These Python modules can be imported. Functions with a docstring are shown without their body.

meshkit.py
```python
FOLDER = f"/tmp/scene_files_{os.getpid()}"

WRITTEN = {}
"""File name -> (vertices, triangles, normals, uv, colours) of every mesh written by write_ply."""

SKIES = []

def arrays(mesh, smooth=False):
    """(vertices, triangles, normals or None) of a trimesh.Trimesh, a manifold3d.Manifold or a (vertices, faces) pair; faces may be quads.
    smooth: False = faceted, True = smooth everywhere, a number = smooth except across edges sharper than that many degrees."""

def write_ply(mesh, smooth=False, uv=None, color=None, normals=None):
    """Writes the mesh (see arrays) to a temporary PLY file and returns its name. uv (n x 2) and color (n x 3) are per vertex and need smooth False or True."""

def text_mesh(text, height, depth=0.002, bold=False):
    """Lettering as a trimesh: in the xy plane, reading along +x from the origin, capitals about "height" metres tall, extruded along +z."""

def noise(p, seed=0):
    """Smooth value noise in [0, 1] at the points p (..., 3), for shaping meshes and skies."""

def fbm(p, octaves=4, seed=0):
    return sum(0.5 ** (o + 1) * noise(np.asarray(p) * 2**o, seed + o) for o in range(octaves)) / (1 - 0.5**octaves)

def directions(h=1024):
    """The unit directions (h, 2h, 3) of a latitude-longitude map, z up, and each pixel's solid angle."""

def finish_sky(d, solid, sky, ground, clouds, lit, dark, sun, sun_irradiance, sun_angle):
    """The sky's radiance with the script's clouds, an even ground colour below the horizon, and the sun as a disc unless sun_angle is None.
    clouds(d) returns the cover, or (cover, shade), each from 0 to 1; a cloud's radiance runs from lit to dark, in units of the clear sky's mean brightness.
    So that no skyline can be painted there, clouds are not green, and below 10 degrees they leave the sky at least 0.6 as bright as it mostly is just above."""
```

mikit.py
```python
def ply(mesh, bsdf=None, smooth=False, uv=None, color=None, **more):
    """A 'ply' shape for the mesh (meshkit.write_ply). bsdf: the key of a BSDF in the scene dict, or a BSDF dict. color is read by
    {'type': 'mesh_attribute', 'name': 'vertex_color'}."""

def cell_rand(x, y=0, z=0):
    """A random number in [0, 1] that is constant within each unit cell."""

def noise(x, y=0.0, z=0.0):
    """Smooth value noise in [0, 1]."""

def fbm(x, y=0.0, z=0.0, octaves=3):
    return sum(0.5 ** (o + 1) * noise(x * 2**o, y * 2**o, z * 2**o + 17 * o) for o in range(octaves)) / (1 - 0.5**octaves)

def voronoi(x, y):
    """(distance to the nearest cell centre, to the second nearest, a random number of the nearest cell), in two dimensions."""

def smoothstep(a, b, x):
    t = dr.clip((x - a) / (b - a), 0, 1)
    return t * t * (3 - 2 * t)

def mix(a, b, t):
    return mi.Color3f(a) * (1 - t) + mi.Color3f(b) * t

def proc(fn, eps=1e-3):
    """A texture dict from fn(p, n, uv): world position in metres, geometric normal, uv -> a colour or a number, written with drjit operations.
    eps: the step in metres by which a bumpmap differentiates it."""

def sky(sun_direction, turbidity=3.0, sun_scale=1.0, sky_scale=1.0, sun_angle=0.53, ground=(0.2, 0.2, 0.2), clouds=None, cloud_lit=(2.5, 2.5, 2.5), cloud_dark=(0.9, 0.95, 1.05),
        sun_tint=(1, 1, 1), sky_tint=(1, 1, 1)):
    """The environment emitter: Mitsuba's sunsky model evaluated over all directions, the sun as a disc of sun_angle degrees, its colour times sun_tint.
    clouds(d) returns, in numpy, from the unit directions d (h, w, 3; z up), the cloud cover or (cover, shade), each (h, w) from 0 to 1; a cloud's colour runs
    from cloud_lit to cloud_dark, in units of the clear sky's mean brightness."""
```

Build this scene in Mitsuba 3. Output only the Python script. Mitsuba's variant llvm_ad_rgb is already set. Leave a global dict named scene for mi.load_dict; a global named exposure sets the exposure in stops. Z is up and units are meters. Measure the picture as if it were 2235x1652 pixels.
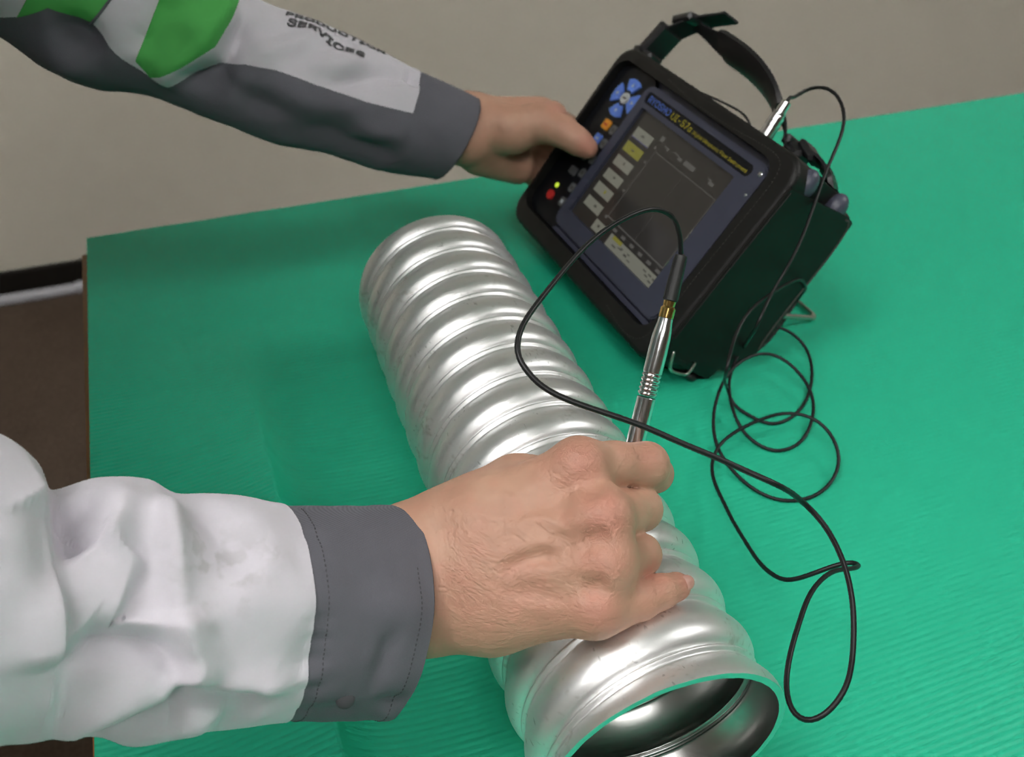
import math
import numpy as np
import drjit as dr
import mitsuba as mi
import trimesh
import manifold3d as m3
import shapely
import shapely.geometry as sg
from shapely import affinity
from scipy.interpolate import PchipInterpolator
from scipy.spatial import cKDTree
from scipy import sparse
import mikit
import meshkit

T = mi.ScalarTransform4f
TZ = 0.72                      # height of the table top above the floor

scene, labels = {}, {}
# ------------------------------------------------------------------ camera, lights, exposure
CAM = np.array([0.0, 0.0, 0.42173 + TZ])
FWD = np.array([0.2632, 0.7255, -0.6359])
UPV = np.array([0.2034, 0.6026, 0.7717])
scene['camera'] = {
    'type': 'thinlens', 'fov': 2 * math.degrees(math.atan(2235 / 2 / 2071.95)), 'fov_axis': 'x',
    'aperture_radius': 0.0012, 'focus_distance': 0.41, 'near_clip': 0.02, 'far_clip': 50.0,
    'to_world': T().look_at(origin=CAM.tolist(), target=(CAM + FWD).tolist(), up=UPV.tolist())}
exposure = 0.0
LAMP = 11.3
LAMP_SPOTS = [(-0.80, 0.20), (-0.30, -1.20), (2.10, -0.10)]

# ------------------------------------------------------------------ helpers
def off(mesh):
    """(vertices, faces) of any mesh, lifted from table height to the room"""
    if hasattr(mesh, 'to_mesh'):
        m = mesh.to_mesh()
        return np.asarray(m.vert_properties[:, :3], float), np.asarray(m.tri_verts)
    if isinstance(mesh, (tuple, list)):
        f = np.asarray(mesh[1], int)
        if f.shape[1] == 4:
            f = np.vstack([f[:, [0, 1, 2]], f[:, [0, 2, 3]]])
        return np.asarray(mesh[0], float), f
    return np.asarray(mesh.vertices, float), np.asarray(mesh.faces)

def numbered(key):
    if key not in scene and not any(k.startswith(key + '__') for k in scene):
        return key
    i = 1
    while f'{key}_{i:03d}' in scene or any(k.startswith(f'{key}_{i:03d}__') for k in scene):
        i += 1
    return f'{key}_{i:03d}'

def add(key, mesh, bsdf, smooth=40, label=None, cat=None, kind=None, group=None, color=None, uv=None, emit=None, room=False, fixed=False):
    v, f = off(mesh)
    v = v.copy()
    if not room:
        v[:, 2] += TZ
    key = key if fixed else numbered(key)
    d = mikit.ply((v, f), bsdf, smooth=smooth, color=color, uv=uv)
    if emit is not None:
        d['emitter'] = {'type': 'area', 'radiance': {'type': 'rgb', 'value': list(emit)}}
    scene[key] = d
    tag(key, label, cat, kind, group)
    return key

def tag(key, label=None, cat=None, kind=None, group=None):
    e = {k: v for k, v in (('label', label), ('category', cat), ('kind', kind), ('group', group)) if v}
    if e:
        labels[key] = e

def cat_(*ms):
    vs, fs, n = [], [], 0
    for m in ms:
        v, f = off(m)
        vs.append(v); fs.append(f + n); n += len(v)
    return np.vstack(vs), np.vstack(fs)

def xf(mesh, M):
    v, f = off(mesh)
    M = np.asarray(M, float)
    if np.linalg.det(M[:3, :3]) < 0:
        f = f[:, ::-1]
    return v @ M[:3, :3].T + M[:3, 3], f

def move(mesh, t):
    v, f = off(mesh)
    return v + np.asarray(t, float), f

def box(x0, x1, y0, y1, z0, z1, bevel=0.0):
    if bevel <= 0:
        b = trimesh.creation.box((x1 - x0, y1 - y0, z1 - z0))
        return move(b, ((x0 + x1) / 2, (y0 + y1) / 2, (z0 + z1) / 2))
    pts = []
    for sx, sy, sz in np.ndindex(2, 2, 2):
        c = np.array([(x0 + bevel, x1 - bevel)[sx], (y0 + bevel, y1 - bevel)[sy], (z0 + bevel, z1 - bevel)[sz]])
        for a in range(3):
            e = np.zeros(3); e[a] = bevel * (1 if (sx, sy, sz)[a] else -1)
            pts.append(c + e)
        pts.append(c + 0.577 * bevel * (np.array([sx, sy, sz]) * 2 - 1))
    return m3.Manifold.hull_points(np.array(pts))

def rrect(x0, x1, y0, y1, r, n=8):
    return sg.box(x0 + r, y0 + r, x1 - r, y1 - r).buffer(r, quad_segs=n) if r > 0 else sg.box(x0, y0, x1, y1)

def extrude(poly, z0, z1, bevel=0.0):
    """prism of a shapely polygon along z; its far (z1) edge chamfered"""
    def man(p, a, b):
        t = trimesh.creation.extrude_polygon(p, b - a, engine='earcut')
        return move(t, (0, 0, a))
    if bevel <= 0:
        return man(poly, z0, z1)
    rings = [np.array(poly.exterior.coords)] + [np.array(i.coords) for i in poly.interiors]
    a = man(poly, z0, z1 - bevel)
    inner = poly.buffer(-bevel, join_style='mitre')
    b = man(inner, z1 - bevel, z1) if inner.geom_type == 'Polygon' else None
    # chamfer strip: hull-free, by scaling each layer
    parts = [a]
    for k in range(3):
        p = poly.buffer(-bevel * (k + 1) / 3)
        if p.is_empty: break
        for g in getattr(p, 'geoms', [p]):
            parts.append(man(g, z1 - bevel * 1.2, z1 - bevel + bevel * math.sqrt(max(0, 1 - (1 - (k + 1) / 3) ** 2)) ** 1.0))
    return cat_(*parts)

def smooth_path(pts, n, closed=False):
    p = np.asarray(pts, float)
    d = np.r_[0, np.cumsum(np.linalg.norm(np.diff(p, axis=0), axis=1) ** 0.5)]
    from scipy.interpolate import CubicSpline
    c = CubicSpline(d, p)
    u = np.linspace(0, d[-1], n * 8)
    q = c(u)
    L = np.r_[0, np.cumsum(np.linalg.norm(np.diff(q, axis=0), axis=1))]
    return np.stack([np.interp(np.linspace(0, L[-1], n), L, q[:, k]) for k in range(3)], 1)

def frames(path, up=None):
    t = np.gradient(path, axis=0)
    t /= np.linalg.norm(t, axis=1, keepdims=True)
    n = np.zeros_like(t)
    a = np.array(up if up is not None else ([0, 0, 1] if abs(t[0, 2]) < .9 else [1, 0, 0]), float)
    for i in range(len(t)):
        if up is not None: a = np.asarray(up, float) if np.ndim(up) == 1 else up[i]
        a = a - t[i] * (a @ t[i]); a /= np.linalg.norm(a)
        n[i] = a
    return t, n, np.cross(t, n)

def tube(path, r, k=12, caps=True):
    path = np.asarray(path, float)
    r = np.broadcast_to(np.asarray(r, float), (len(path),))
    t, n, b = frames(path)
    a = np.arange(k) * 2 * np.pi / k
    v = path[:, None] + r[:, None, None] * (np.cos(a)[None, :, None] * n[:, None] + np.sin(a)[None, :, None] * b[:, None])
    return grid_tube(v, caps)

def grid_tube(v, caps=True):
    m, k = v.shape[:2]
    i, j = np.meshgrid(np.arange(m - 1), np.arange(k), indexing='ij')
    j2 = (j + 1) % k
    f = np.stack([i * k + j, i * k + j2, (i + 1) * k + j2, (i + 1) * k + j], -1).reshape(-1, 4)
    f = np.vstack([f[:, [0, 1, 2]], f[:, [0, 2, 3]]])
    vv = v.reshape(-1, 3)
    if caps:
        vv = np.vstack([vv, v[0].mean(0), v[-1].mean(0)])
        jj = np.arange(k); j2 = (jj + 1) % k
        f = np.vstack([f, np.stack([j2, jj, jj * 0 + m * k], 1), np.stack([(m - 1) * k + jj, (m - 1) * k + j2, jj * 0 + m * k + 1], 1)])
    return vv, f

def ribbon(path, side, w, th, pad=0.0):
    """a strap: rectangular section w (along side) by th, slightly crowned by pad"""
    path = np.asarray(path, float)
    t, n, b = frames(path, side)
    w = np.broadcast_to(np.asarray(w, float), (len(path),)); th = np.broadcast_to(np.asarray(th, float), (len(path),))
    sec = [(-.5, -.5), (-.44, -.62), (0, -.62 - pad), (.44, -.62), (.5, -.5), (.5, .5), (.44, .62), (0, .62 + pad), (-.44, .62), (-.5, .5)]
    v = np.stack([path + n * (w * a)[:, None] + b * (th * c)[:, None] for a, c in sec], 1)
    return grid_tube(v)

def lathe(prof, n=32):
    """profile [(z, r)] around the z axis"""
    prof = np.asarray(prof, float)
    a = np.arange(n) * 2 * np.pi / n
    v = np.stack([prof[:, 1:2] * np.cos(a), prof[:, 1:2] * np.sin(a), np.repeat(prof[:, :1], n, 1)], -1)
    return grid_tube(v)

def along(p, q):
    """matrix taking +z to the direction p->q with origin p"""
    p, q = np.asarray(p, float), np.asarray(q, float)
    z = (q - p) / np.linalg.norm(q - p)
    x = np.cross([0, 1, 0] if abs(z[1]) < .9 else [1, 0, 0], z); x /= np.linalg.norm(x)
    M = np.eye(4); M[:3, 0], M[:3, 1], M[:3, 2], M[:3, 3] = x, np.cross(z, x), z, p
    return M

# ------------------------------------------------------------------ implicit bodies
def smin(a, b, k):
    h = np.clip(.5 + .5 * (b - a) / k, 0, 1)
    return b + (a - b) * h - k * h * (1 - h)

def cone(p, a, b, ra, rb):
    a, b = np.asarray(a, float), np.asarray(b, float)
    ba = b - a
    h = np.clip((p - a) @ ba / (ba @ ba), 0, 1)
    q = p - a - h[:, None] * ba
    return np.sqrt((q * q).sum(1)) - (ra + (rb - ra) * h)

def chain(p, pts, k):
    d = None
    for (a, ra), (b, rb) in zip(pts[:-1], pts[1:]):
        c = cone(p, a, b, ra, rb)
        d = c if d is None else smin(d, c, k)
    return d

def surface(fn, lo, hi, step):
    """naive surface nets of the zero level of fn over a box"""
    lo, hi = np.asarray(lo, float), np.asarray(hi, float)
    n = np.ceil((hi - lo) / step).astype(int) + 1
    ax = [lo[k] + step * np.arange(n[k]) for k in range(3)]
    G = np.empty(tuple(n))
    for i in range(0, n[0], 24):
        X = np.stack(np.meshgrid(ax[0][i:i + 24], ax[1], ax[2], indexing='ij'), -1)
        G[i:i + 24] = fn(X.reshape(-1, 3)).reshape(X.shape[:3])
    s = G < 0
    c = [s[a:n[0] - 1 + a, b:n[1] - 1 + b, d:n[2] - 1 + d] for a, b, d in np.ndindex(2, 2, 2)]
    tot = sum(x.astype(np.int8) for x in c)
    cell = (tot > 0) & (tot < 8)
    idx = np.full(cell.shape, -1); ids = np.argwhere(cell); idx[cell] = np.arange(len(ids))
    acc, cnt = np.zeros((len(ids), 3)), np.zeros(len(ids))
    corners = list(np.ndindex(2, 2, 2))
    for u in range(8):
        for w in range(u + 1, 8):
            a, b = np.array(corners[u]), np.array(corners[w])
            if np.abs(a - b).sum() != 1: continue
            ga, gb = G[tuple((ids + a).T)], G[tuple((ids + b).T)]
            m = (ga < 0) != (gb < 0)
            t = np.where(m, ga / np.where(m, ga - gb, 1), 0)[:, None]
            acc += np.where(m[:, None], a + t * (b - a), 0); cnt += m
    v = lo + step * (ids + acc / cnt[:, None])
    faces = []
    for k in range(3):
        o1, o2 = [(1, 2), (2, 0), (0, 1)][k]
        sl = [slice(1, -1)] * 3; sl[k] = slice(0, -1)
        a = s[tuple(slice(1, n[q] - 1) if q != k else slice(0, n[q] - 1) for q in range(3))]
        b = s[tuple(slice(1, n[q] - 1) if q != k else slice(1, n[q]) for q in range(3))]
        e = np.argwhere(a != b)
        flip = a[tuple(e.T)]
        e = e.copy()
        for q in range(3):
            if q != k: e[:, q] += 1
        def at(d1, d2):
            g = e.copy(); g[:, o1] -= d1; g[:, o2] -= d2
            return idx[tuple(g.T)]
        qd = np.stack([at(1, 1), at(0, 1), at(0, 0), at(1, 0)], 1)
        qd[~flip] = qd[~flip][:, ::-1]
        faces.append(qd)
    f = np.vstack(faces)
    return v, np.vstack([f[:, [0, 1, 2]], f[:, [0, 2, 3]]])

def relax(v, f, n=4):
    """smoothing that keeps the volume"""
    e = np.vstack([f[:, [0, 1]], f[:, [1, 2]], f[:, [2, 0]]])
    e = np.unique(np.sort(e, axis=1), axis=0)
    w = sparse.coo_matrix((np.ones(2 * len(e)), (np.r_[e[:, 0], e[:, 1]], np.r_[e[:, 1], e[:, 0]])), shape=(len(v), len(v))).tocsr()
    d = 1 / np.maximum(np.asarray(w.sum(1)), 1)
    for _ in range(n):
        for k in (.5, -.52):
            v = v + k * (d * (w @ v) - v)
    return v, f

def vnormals(v, f):
    n = np.zeros_like(v)
    c = np.cross(v[f[:, 1]] - v[f[:, 0]], v[f[:, 2]] - v[f[:, 0]])
    for k in range(3): np.add.at(n, f[:, k], c)
    return n / np.maximum(np.linalg.norm(n, axis=1, keepdims=True), 1e-20)

def seg_dist(p, pts):
    """distance of the points to a polyline"""
    d = np.full(len(p), 9.0)
    pts = np.asarray(pts, float)
    for a, b in zip(pts[:-1], pts[1:]):
        ba = b - a
        h = np.clip((p - a) @ ba / (ba @ ba), 0, 1)
        d = np.minimum(d, np.linalg.norm(p - a - h[:, None] * ba, axis=1))
    return d

# ------------------------------------------------------------------ materials
def rgb(*c): return {'type': 'rgb', 'value': list(c)}
def mat(key, base, rough=.5, metal=0.0, spec=.5, two=True, bump=None, **kw):
    b = {'type': 'principled', 'base_color': base if isinstance(base, dict) else rgb(*base), 'roughness': rough, 'specular': spec, **kw}
    if metal: b['metallic'] = metal
    if bump: b = {'type': 'bumpmap', 'arbitrary': mikit.proc(bump[0], eps=bump[2] if len(bump) > 2 else 1e-3), 'scale': bump[1], 'bsdf': b}
    scene[key] = {'type': 'twosided', 'bsdf': b} if two else b
    return key
N, FB, mix, sst = mikit.noise, mikit.fbm, mikit.mix, mikit.smoothstep

mat('mat_wall', mikit.proc(lambda p, n, uv: mix((.73, .685, .59), (.76, .715, .62), FB(p.x * 3, p.z * 3, p.y * 3))), .8, spec=.2,
    bump=(lambda p, n, uv: FB(p.x * 160, p.y * 160, p.z * 160, 2), .0006))
mat('mat_ceiling', (.74, .74, .72), .9, spec=.1)
mat('mat_carpet', mikit.proc(lambda p, n, uv: mix((.060, .042, .032), (.115, .085, .066), FB(p.x * 9, p.y * 9, 0.0) * .55 + N(p.x * 320, p.y * 320, 0.0) * .45)), .95, spec=.05)
mat('mat_baseboard', (.012, .010, .008), .6, spec=.2)
mat('mat_conduit', (.42, .42, .46), .4)
mat('mat_wood', mikit.proc(lambda p, n, uv: mix((.16, .065, .018), (.26, .12, .036), FB(p.x * 90, p.y * 6, p.z * 90))), .45)
mat('mat_steel_leg', (.25, .25, .25), .35, metal=1.0)
mat('mat_green_sheet', mikit.proc(lambda p, n, uv: mix((.016, .40, .235), (.021, .44, .26), FB(p.x * 5, p.y * 5, 0.0))), 0.42, spec=.35)

def alu_dirt(p):
    q = FB(p.x * 60, p.y * 60, p.z * 60, 3)
    s = FB(p.x * 420, p.y * 420, p.z * 420, 2)
    return sst(.60, .78, q * .62 + s * .38)
def alu_scratch(p):
    return sst(.80, .86, N(p.x * 900, p.y * 190, p.z * 900)) * sst(.55, .7, N(p.x * 70 + 3, p.y * 70, p.z * 70))
mat('mat_aluminium', mikit.proc(lambda p, n, uv: mix(mix((.90, .90, .90), (.84, .84, .84), FB(p.x * 35, p.y * 35, p.z * 35)), (.48, .46, .42), alu_dirt(p) * .5) * (1 - .3 * alu_scratch(p))),
    mikit.proc(lambda p, n, uv: .40 + .08 * FB(p.x * 50, p.y * 50, p.z * 50) + .12 * alu_dirt(p)), metal=.90,
    bump=(lambda p, n, uv: FB(p.x * 60, p.y * 60, p.z * 60, 2) + .12 * alu_scratch(p), .00012, 5e-4))
mat('mat_alu_inside', mikit.proc(lambda p, n, uv: mix((.62, .62, .62), (.45, .44, .42), FB(p.x * 40, p.y * 40, p.z * 40))), .30, metal=1.0)
mat('mat_cut_edge', (.78, .78, .78), .16, metal=1.0)

mat('mat_skin', {'type': 'mesh_attribute', 'name': 'vertex_color'}, .48, spec=.36,
    bump=(lambda p, n, uv: .5 * N(p.x * 1500, p.y * 420, p.z * 1500) + .35 * N(p.x * 2600, p.y * 2600, p.z * 2600) + .5 * FB(p.x * 500, p.y * 500, p.z * 500, 2), .00055, 3e-4))
mat('mat_eye_white', (.65, .63, .60), .3)
mat('mat_nail', (.42, .225, .18), .4)
weave = lambda p: dr.sin(p.x * 5200 + p.z * 3600) * dr.sin(p.y * 5200 - p.z * 2200)
def stains(p):
    a = sst(.016, .0, dr.sqrt(dr.square(p.x - STA[0]) + dr.square(p.y - STA[1]) + dr.square(p.z - STA[2] - TZ)))
    b = sst(.026, .0, dr.sqrt(dr.square(p.x - STB[0]) + dr.square(p.y - STB[1]) + dr.square(p.z - STB[2] - TZ)))
    return a * sst(.42, .62, FB(p.x * 260, p.y * 260, p.z * 260)) * .75 + b * sst(.45, .7, FB(p.x * 180, p.y * 180, p.z * 180)) * .5
STA, STB = (-0.0014, 0.2274, 0.1742), (-0.0197, 0.2253, 0.1706)
mat('mat_white_cloth', mikit.proc(lambda p, n, uv: mix((.60, .572, .625), (.26, .26, .24), stains(p))), .85, spec=.15, bump=(lambda p, n, uv: weave(p), .00006, 1e-4), sheen=.2)
mat('mat_grey_cloth', mikit.proc(lambda p, n, uv: mix((.098, .097, .113), (.124, .123, .143), .5 + .5 * dr.sin((p.x * 1.0 + p.y * .8 + p.z * 1.3) * 7400) + .6 * (FB(p.x * 60, p.y * 60, p.z * 60) - .5))), .85, spec=.15, sheen=.3)
mat('mat_green_cloth', (.075, .36, .085), .8, spec=.15, sheen=.2)
mat('mat_thread', (.045, .045, .05), .8)
mat('mat_lettering', (.055, .055, .06), .8)
mat('mat_trousers', (.012, .012, .014), .85)
mat('mat_hair', (.012, .010, .009), .5)
mat('mat_shoe', (.015, .013, .012), .35)

mat('mat_leather', mikit.proc(lambda p, n, uv: mix((.0045, .0043, .0041), (.0085, .0080, .0075), FB(p.x * 40, p.y * 40, p.z * 40))), .48, spec=.32, bump=(lambda p, n, uv: FB(p.x * 900, p.y * 900, p.z * 900, 2), .0003, 3e-4))
mat('mat_body', (.050, .052, .078), .4)
mat('mat_bezel', (.040, .043, .068), .40, spec=.4)
mat('mat_panel', (.0045, .005, .007), .35, spec=.25)
mat('mat_lcd', (.020, .0185, .0175), .12, spec=.5)
mat('mat_key_blue', (.10, .21, .68), .35)
mat('mat_key_white', (.55, .57, .60), .35)
mat('mat_key_orange', (.75, .30, .025), .35)
mat('mat_key_grey', (.075, .078, .082), .4)
mat('mat_key_red', (.42, .02, .02), .35)
mat('mat_ink_light', (.52, .55, .62), .5)
mat('mat_ink_dark', (.03, .03, .03), .5)
mat('mat_logo_blue', (.075, .16, .60), .5)
mat('mat_logo_yellow', (.34, .27, .012), .5)
mat('mat_black_plastic', (.010, .010, .011), .38)
mat('mat_webbing', (.0095, .0095, .0105), .7, spec=.3, bump=(lambda p, n, uv: weave(p * .35), .0002, 3e-4))
mat('mat_rubber', (.010, .010, .010), .5)
mat('mat_stitch', (.045, .043, .038), .8)
mat('mat_wire', (.62, .60, .55), .25, metal=1.0)
mat('mat_chrome', (.80, .80, .82), .17, metal=1.0)
mat('mat_brass', (.78, .50, .18), .16, metal=1.0)
mat('mat_cable', (.008, .008, .0085), .4, spec=.35)
mat('mat_lamp_frame', (.75, .75, .75), .5)
for nm, c, pw in (('screen_light', (.30, .30, .25), .0), ('screen_yellow', (.30, .27, .03), .0), ('screen_line', (.075, .07, .065), .0), ('screen_green', (.05, .25, .05), .0), ('screen_mark', (.10, .10, .08), 0), ('screen_violet', (.1, .1, .3), 0)):
    mat('mat_' + nm, (.02, .02, .02), .2)
SCREEN = {'screen_light': (.125, .125, .100), 'screen_yellow': (.135, .126, .014), 'screen_line': (.060, .057, .052), 'screen_green': (.02, .11, .02), 'screen_mark': (.035, .034, .028), 'screen_violet': (.03, .03, .10), 'lcd': (.0075, .0066, .0058), 'led': (.55, .75, .02)}

# ------------------------------------------------------------------ the room
X0, X1, Y0, Y1, Z0, Z1 = -4.0, 4.6, -5.0, 1.90, -.72, 1.78
add('floor', box(X0, X1, Y0, Y1, Z0 - .1, Z0), 'mat_carpet', False, 'dark brown carpet floor beside the table', 'floor', 'structure')
add('ceiling', box(X0, X1, Y0, Y1, Z1, Z1 + .1), 'mat_ceiling', False, 'plain white ceiling', 'ceiling', 'structure')
add('wall_back', box(X0 - .1, X1 + .1, Y1, Y1 + .1, Z0, Z1), 'mat_wall', False, 'plain beige wall behind the table', 'wall', 'structure')
add('wall_front', box(X0 - .1, X1 + .1, Y0 - .1, Y0, Z0, Z1), 'mat_wall', False, 'plain beige wall behind the photographer', 'wall', 'structure')
add('wall_left', box(X0 - .1, X0, Y0, Y1, Z0, Z1), 'mat_wall', False, 'plain beige wall on the left of the room', 'wall', 'structure')
add('wall_right', box(X1, X1 + .1, Y0, Y1, Z0, Z1), 'mat_wall', False, 'plain beige wall on the right of the room', 'wall', 'structure')
add('baseboard_back', box(X0, X1, Y1 - .010, Y1, Z0, Z0 + .058, .003), 'mat_baseboard', False, 'dark brown baseboard along the foot of the beige wall', 'baseboard', 'structure')
# light grey conduit on the floor along the wall
key = 'conduit'
tag(key, 'pale grey cable conduit lying on the carpet along the dark baseboard', 'conduit')
cd = Y1 - .030
def half_round(x0, x1, r):
    a = np.linspace(0, np.pi, 13)
    pr = np.stack([np.cos(a) * r, np.sin(a) * r * .98], 1)
    return [np.c_[np.full(len(pr), x), cd + pr[:, 0], Z0 + pr[:, 1]] for x in np.linspace(x0, x1, 2)]
def conduit_piece(x0, x1, r):
    a = np.linspace(0, 2 * np.pi, 25)[:-1]
    v = np.stack([np.c_[np.full(24, x), cd + np.cos(a) * r, Z0 + np.maximum(np.sin(a), -.55) * r + .55 * r] for x in (x0, x1)], 0)
    return grid_tube(v)
add('conduit__pipe', conduit_piece(X0 + .05, -.300, .0125), 'mat_conduit', 40)
add('conduit__joint', conduit_piece(-.300, -.245, .0145), 'mat_conduit', 40)
add('conduit__pipe', conduit_piece(-.245, X1 - .05, .0125), 'mat_conduit', 40)
for i, (lx, ly) in enumerate(LAMP_SPOTS):
    lab = ['ceiling light panel on the left of the table', 'ceiling light panel over the near side of the table', 'ceiling light panel on the right of the table'][i]
    k = numbered('ceiling_light')
    tag(k, lab, 'ceiling light', None, 'ceiling light panels')
    fr = extrude(sg.box(-.66, -.36, .66, .36).difference(sg.box(-.62, -.32, .62, .32)), Z1 - .06, Z1)
    add(k + '__frame', move(fr, (lx, ly, 0)), 'mat_lamp_frame', False, fixed=True)
    q = np.array([[-.62, -.32, 0], [-.62, .32, 0], [.62, .32, 0], [.62, -.32, 0]]) + [lx, ly, Z1 - .03]
    add(k + '__diffuser', (q, np.array([[0, 1, 2], [0, 2, 3]])), 'mat_lamp_frame', False, emit=(LAMP, LAMP * .985, LAMP * .96), fixed=True)

# ------------------------------------------------------------------ table and green sheet
tag('table', 'table with a brown wooden top under the green corrugated sheet', 'table')
TB = sg.Polygon([(-.1085, .752), (-.1000, -.45), (1.75, -.45), (1.75, .752)])
add('table__top', move(extrude(TB, -.032, 0, .0), (0, 0, -.0045)), 'mat_wood', False)
for lx in (-.03, 1.66):
    for ly in (-.36, .66):
        add('table__leg', box(lx - .02, lx + .02, ly - .02, ly + .02, Z0, -.0365, .003), 'mat_steel_leg', False)
def sheet():
    ys = np.arange(-.42, .7722, .00046)
    xs = np.unique(np.round(np.r_[np.linspace(-.1035, -.02, 12), np.linspace(-.02, .012, 28), np.linspace(.012, .075, 22), np.linspace(.075, 1.6, 8)], 5))
    X, Y = np.meshgrid(xs, ys)
    fl = .5 + .5 * np.cos(2 * np.pi * (Y + .045 * X) / .0037)
    Z = -.00029 * (1 - fl) ** 1.5
    # a kink running along the sheet: rises slowly from the left, drops steeply to the right of x = 0
    amp = np.clip((.600 - Y) / .19, 0, 1) ** 1.1 * .0220
    x0 = .0 + (.56 - Y) * .02
    left = np.clip(1 + (X - x0) / .098, 0, 1) ** 1.6
    right = np.exp(-np.maximum(X - x0, 0) / .0125)
    Z = Z + amp * np.where(X < x0, left, right)
    ny, nx = X.shape
    top = np.stack([X, Y, Z], -1).reshape(-1, 3)
    i, j = np.meshgrid(np.arange(ny - 1), np.arange(nx - 1), indexing='ij')
    a = i * nx + j
    f = np.stack([a, a + 1, a + nx + 1, a + nx], -1).reshape(-1, 4)
    return cat_((top, f), box(-.1035, 1.6, ys[0], ys[-1], -.0042, -.0004))
add('plastic_sheet', sheet(), 'mat_green_sheet', 50, 'green corrugated plastic sheet spread over the table top', 'plastic sheet')

# ------------------------------------------------------------------ corrugated aluminium tube
HEAD, TX = .0144, .1369
TA = np.array([math.sin(HEAD), math.cos(HEAD), 0]); TN = np.array([math.cos(HEAD), -math.sin(HEAD), 0]); TU = np.array([0, 0, 1.0])
PITCH, S0, S1, R0 = .02585, .1672, .5285, .0548
from scipy.interpolate import CubicSpline
PROF = np.array([(0, -2.75), (.022, -3.3), (.045, -4.3), (.09, -3.4), (.15, -1.9), (.24, -.7), (.36, -.05), (.46, 0), (.58, -.55), (.70, -1.7), (.80, -2.95), (.875, -3.95), (.925, -4.0), (.965, -3.1), (1, -2.75)])
PROF_F = CubicSpline(PROF[:, 0], PROF[:, 1] * .001, bc_type='periodic')
def tube_r(s, phi):
    u = (s - .1813 - PITCH * phi / (2 * np.pi)) / PITCH
    return R0 + PROF_F(u - np.floor(u)) * 1.05
def tube_pt(s, phi, dr_=0.0):
    r = tube_r(s, phi) - dr_
    base = np.array([TX, .6, R0 + .0004]) + (s - .6)[..., None] * TA
    return base + (r * np.sin(phi))[..., None] * TN + (r * np.cos(phi))[..., None] * TU
ns, nk = 720, 200
SS, PH = np.meshgrid(np.linspace(S0, S1, ns), np.linspace(-np.pi, np.pi, nk + 1)[:-1], indexing='ij')
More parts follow.
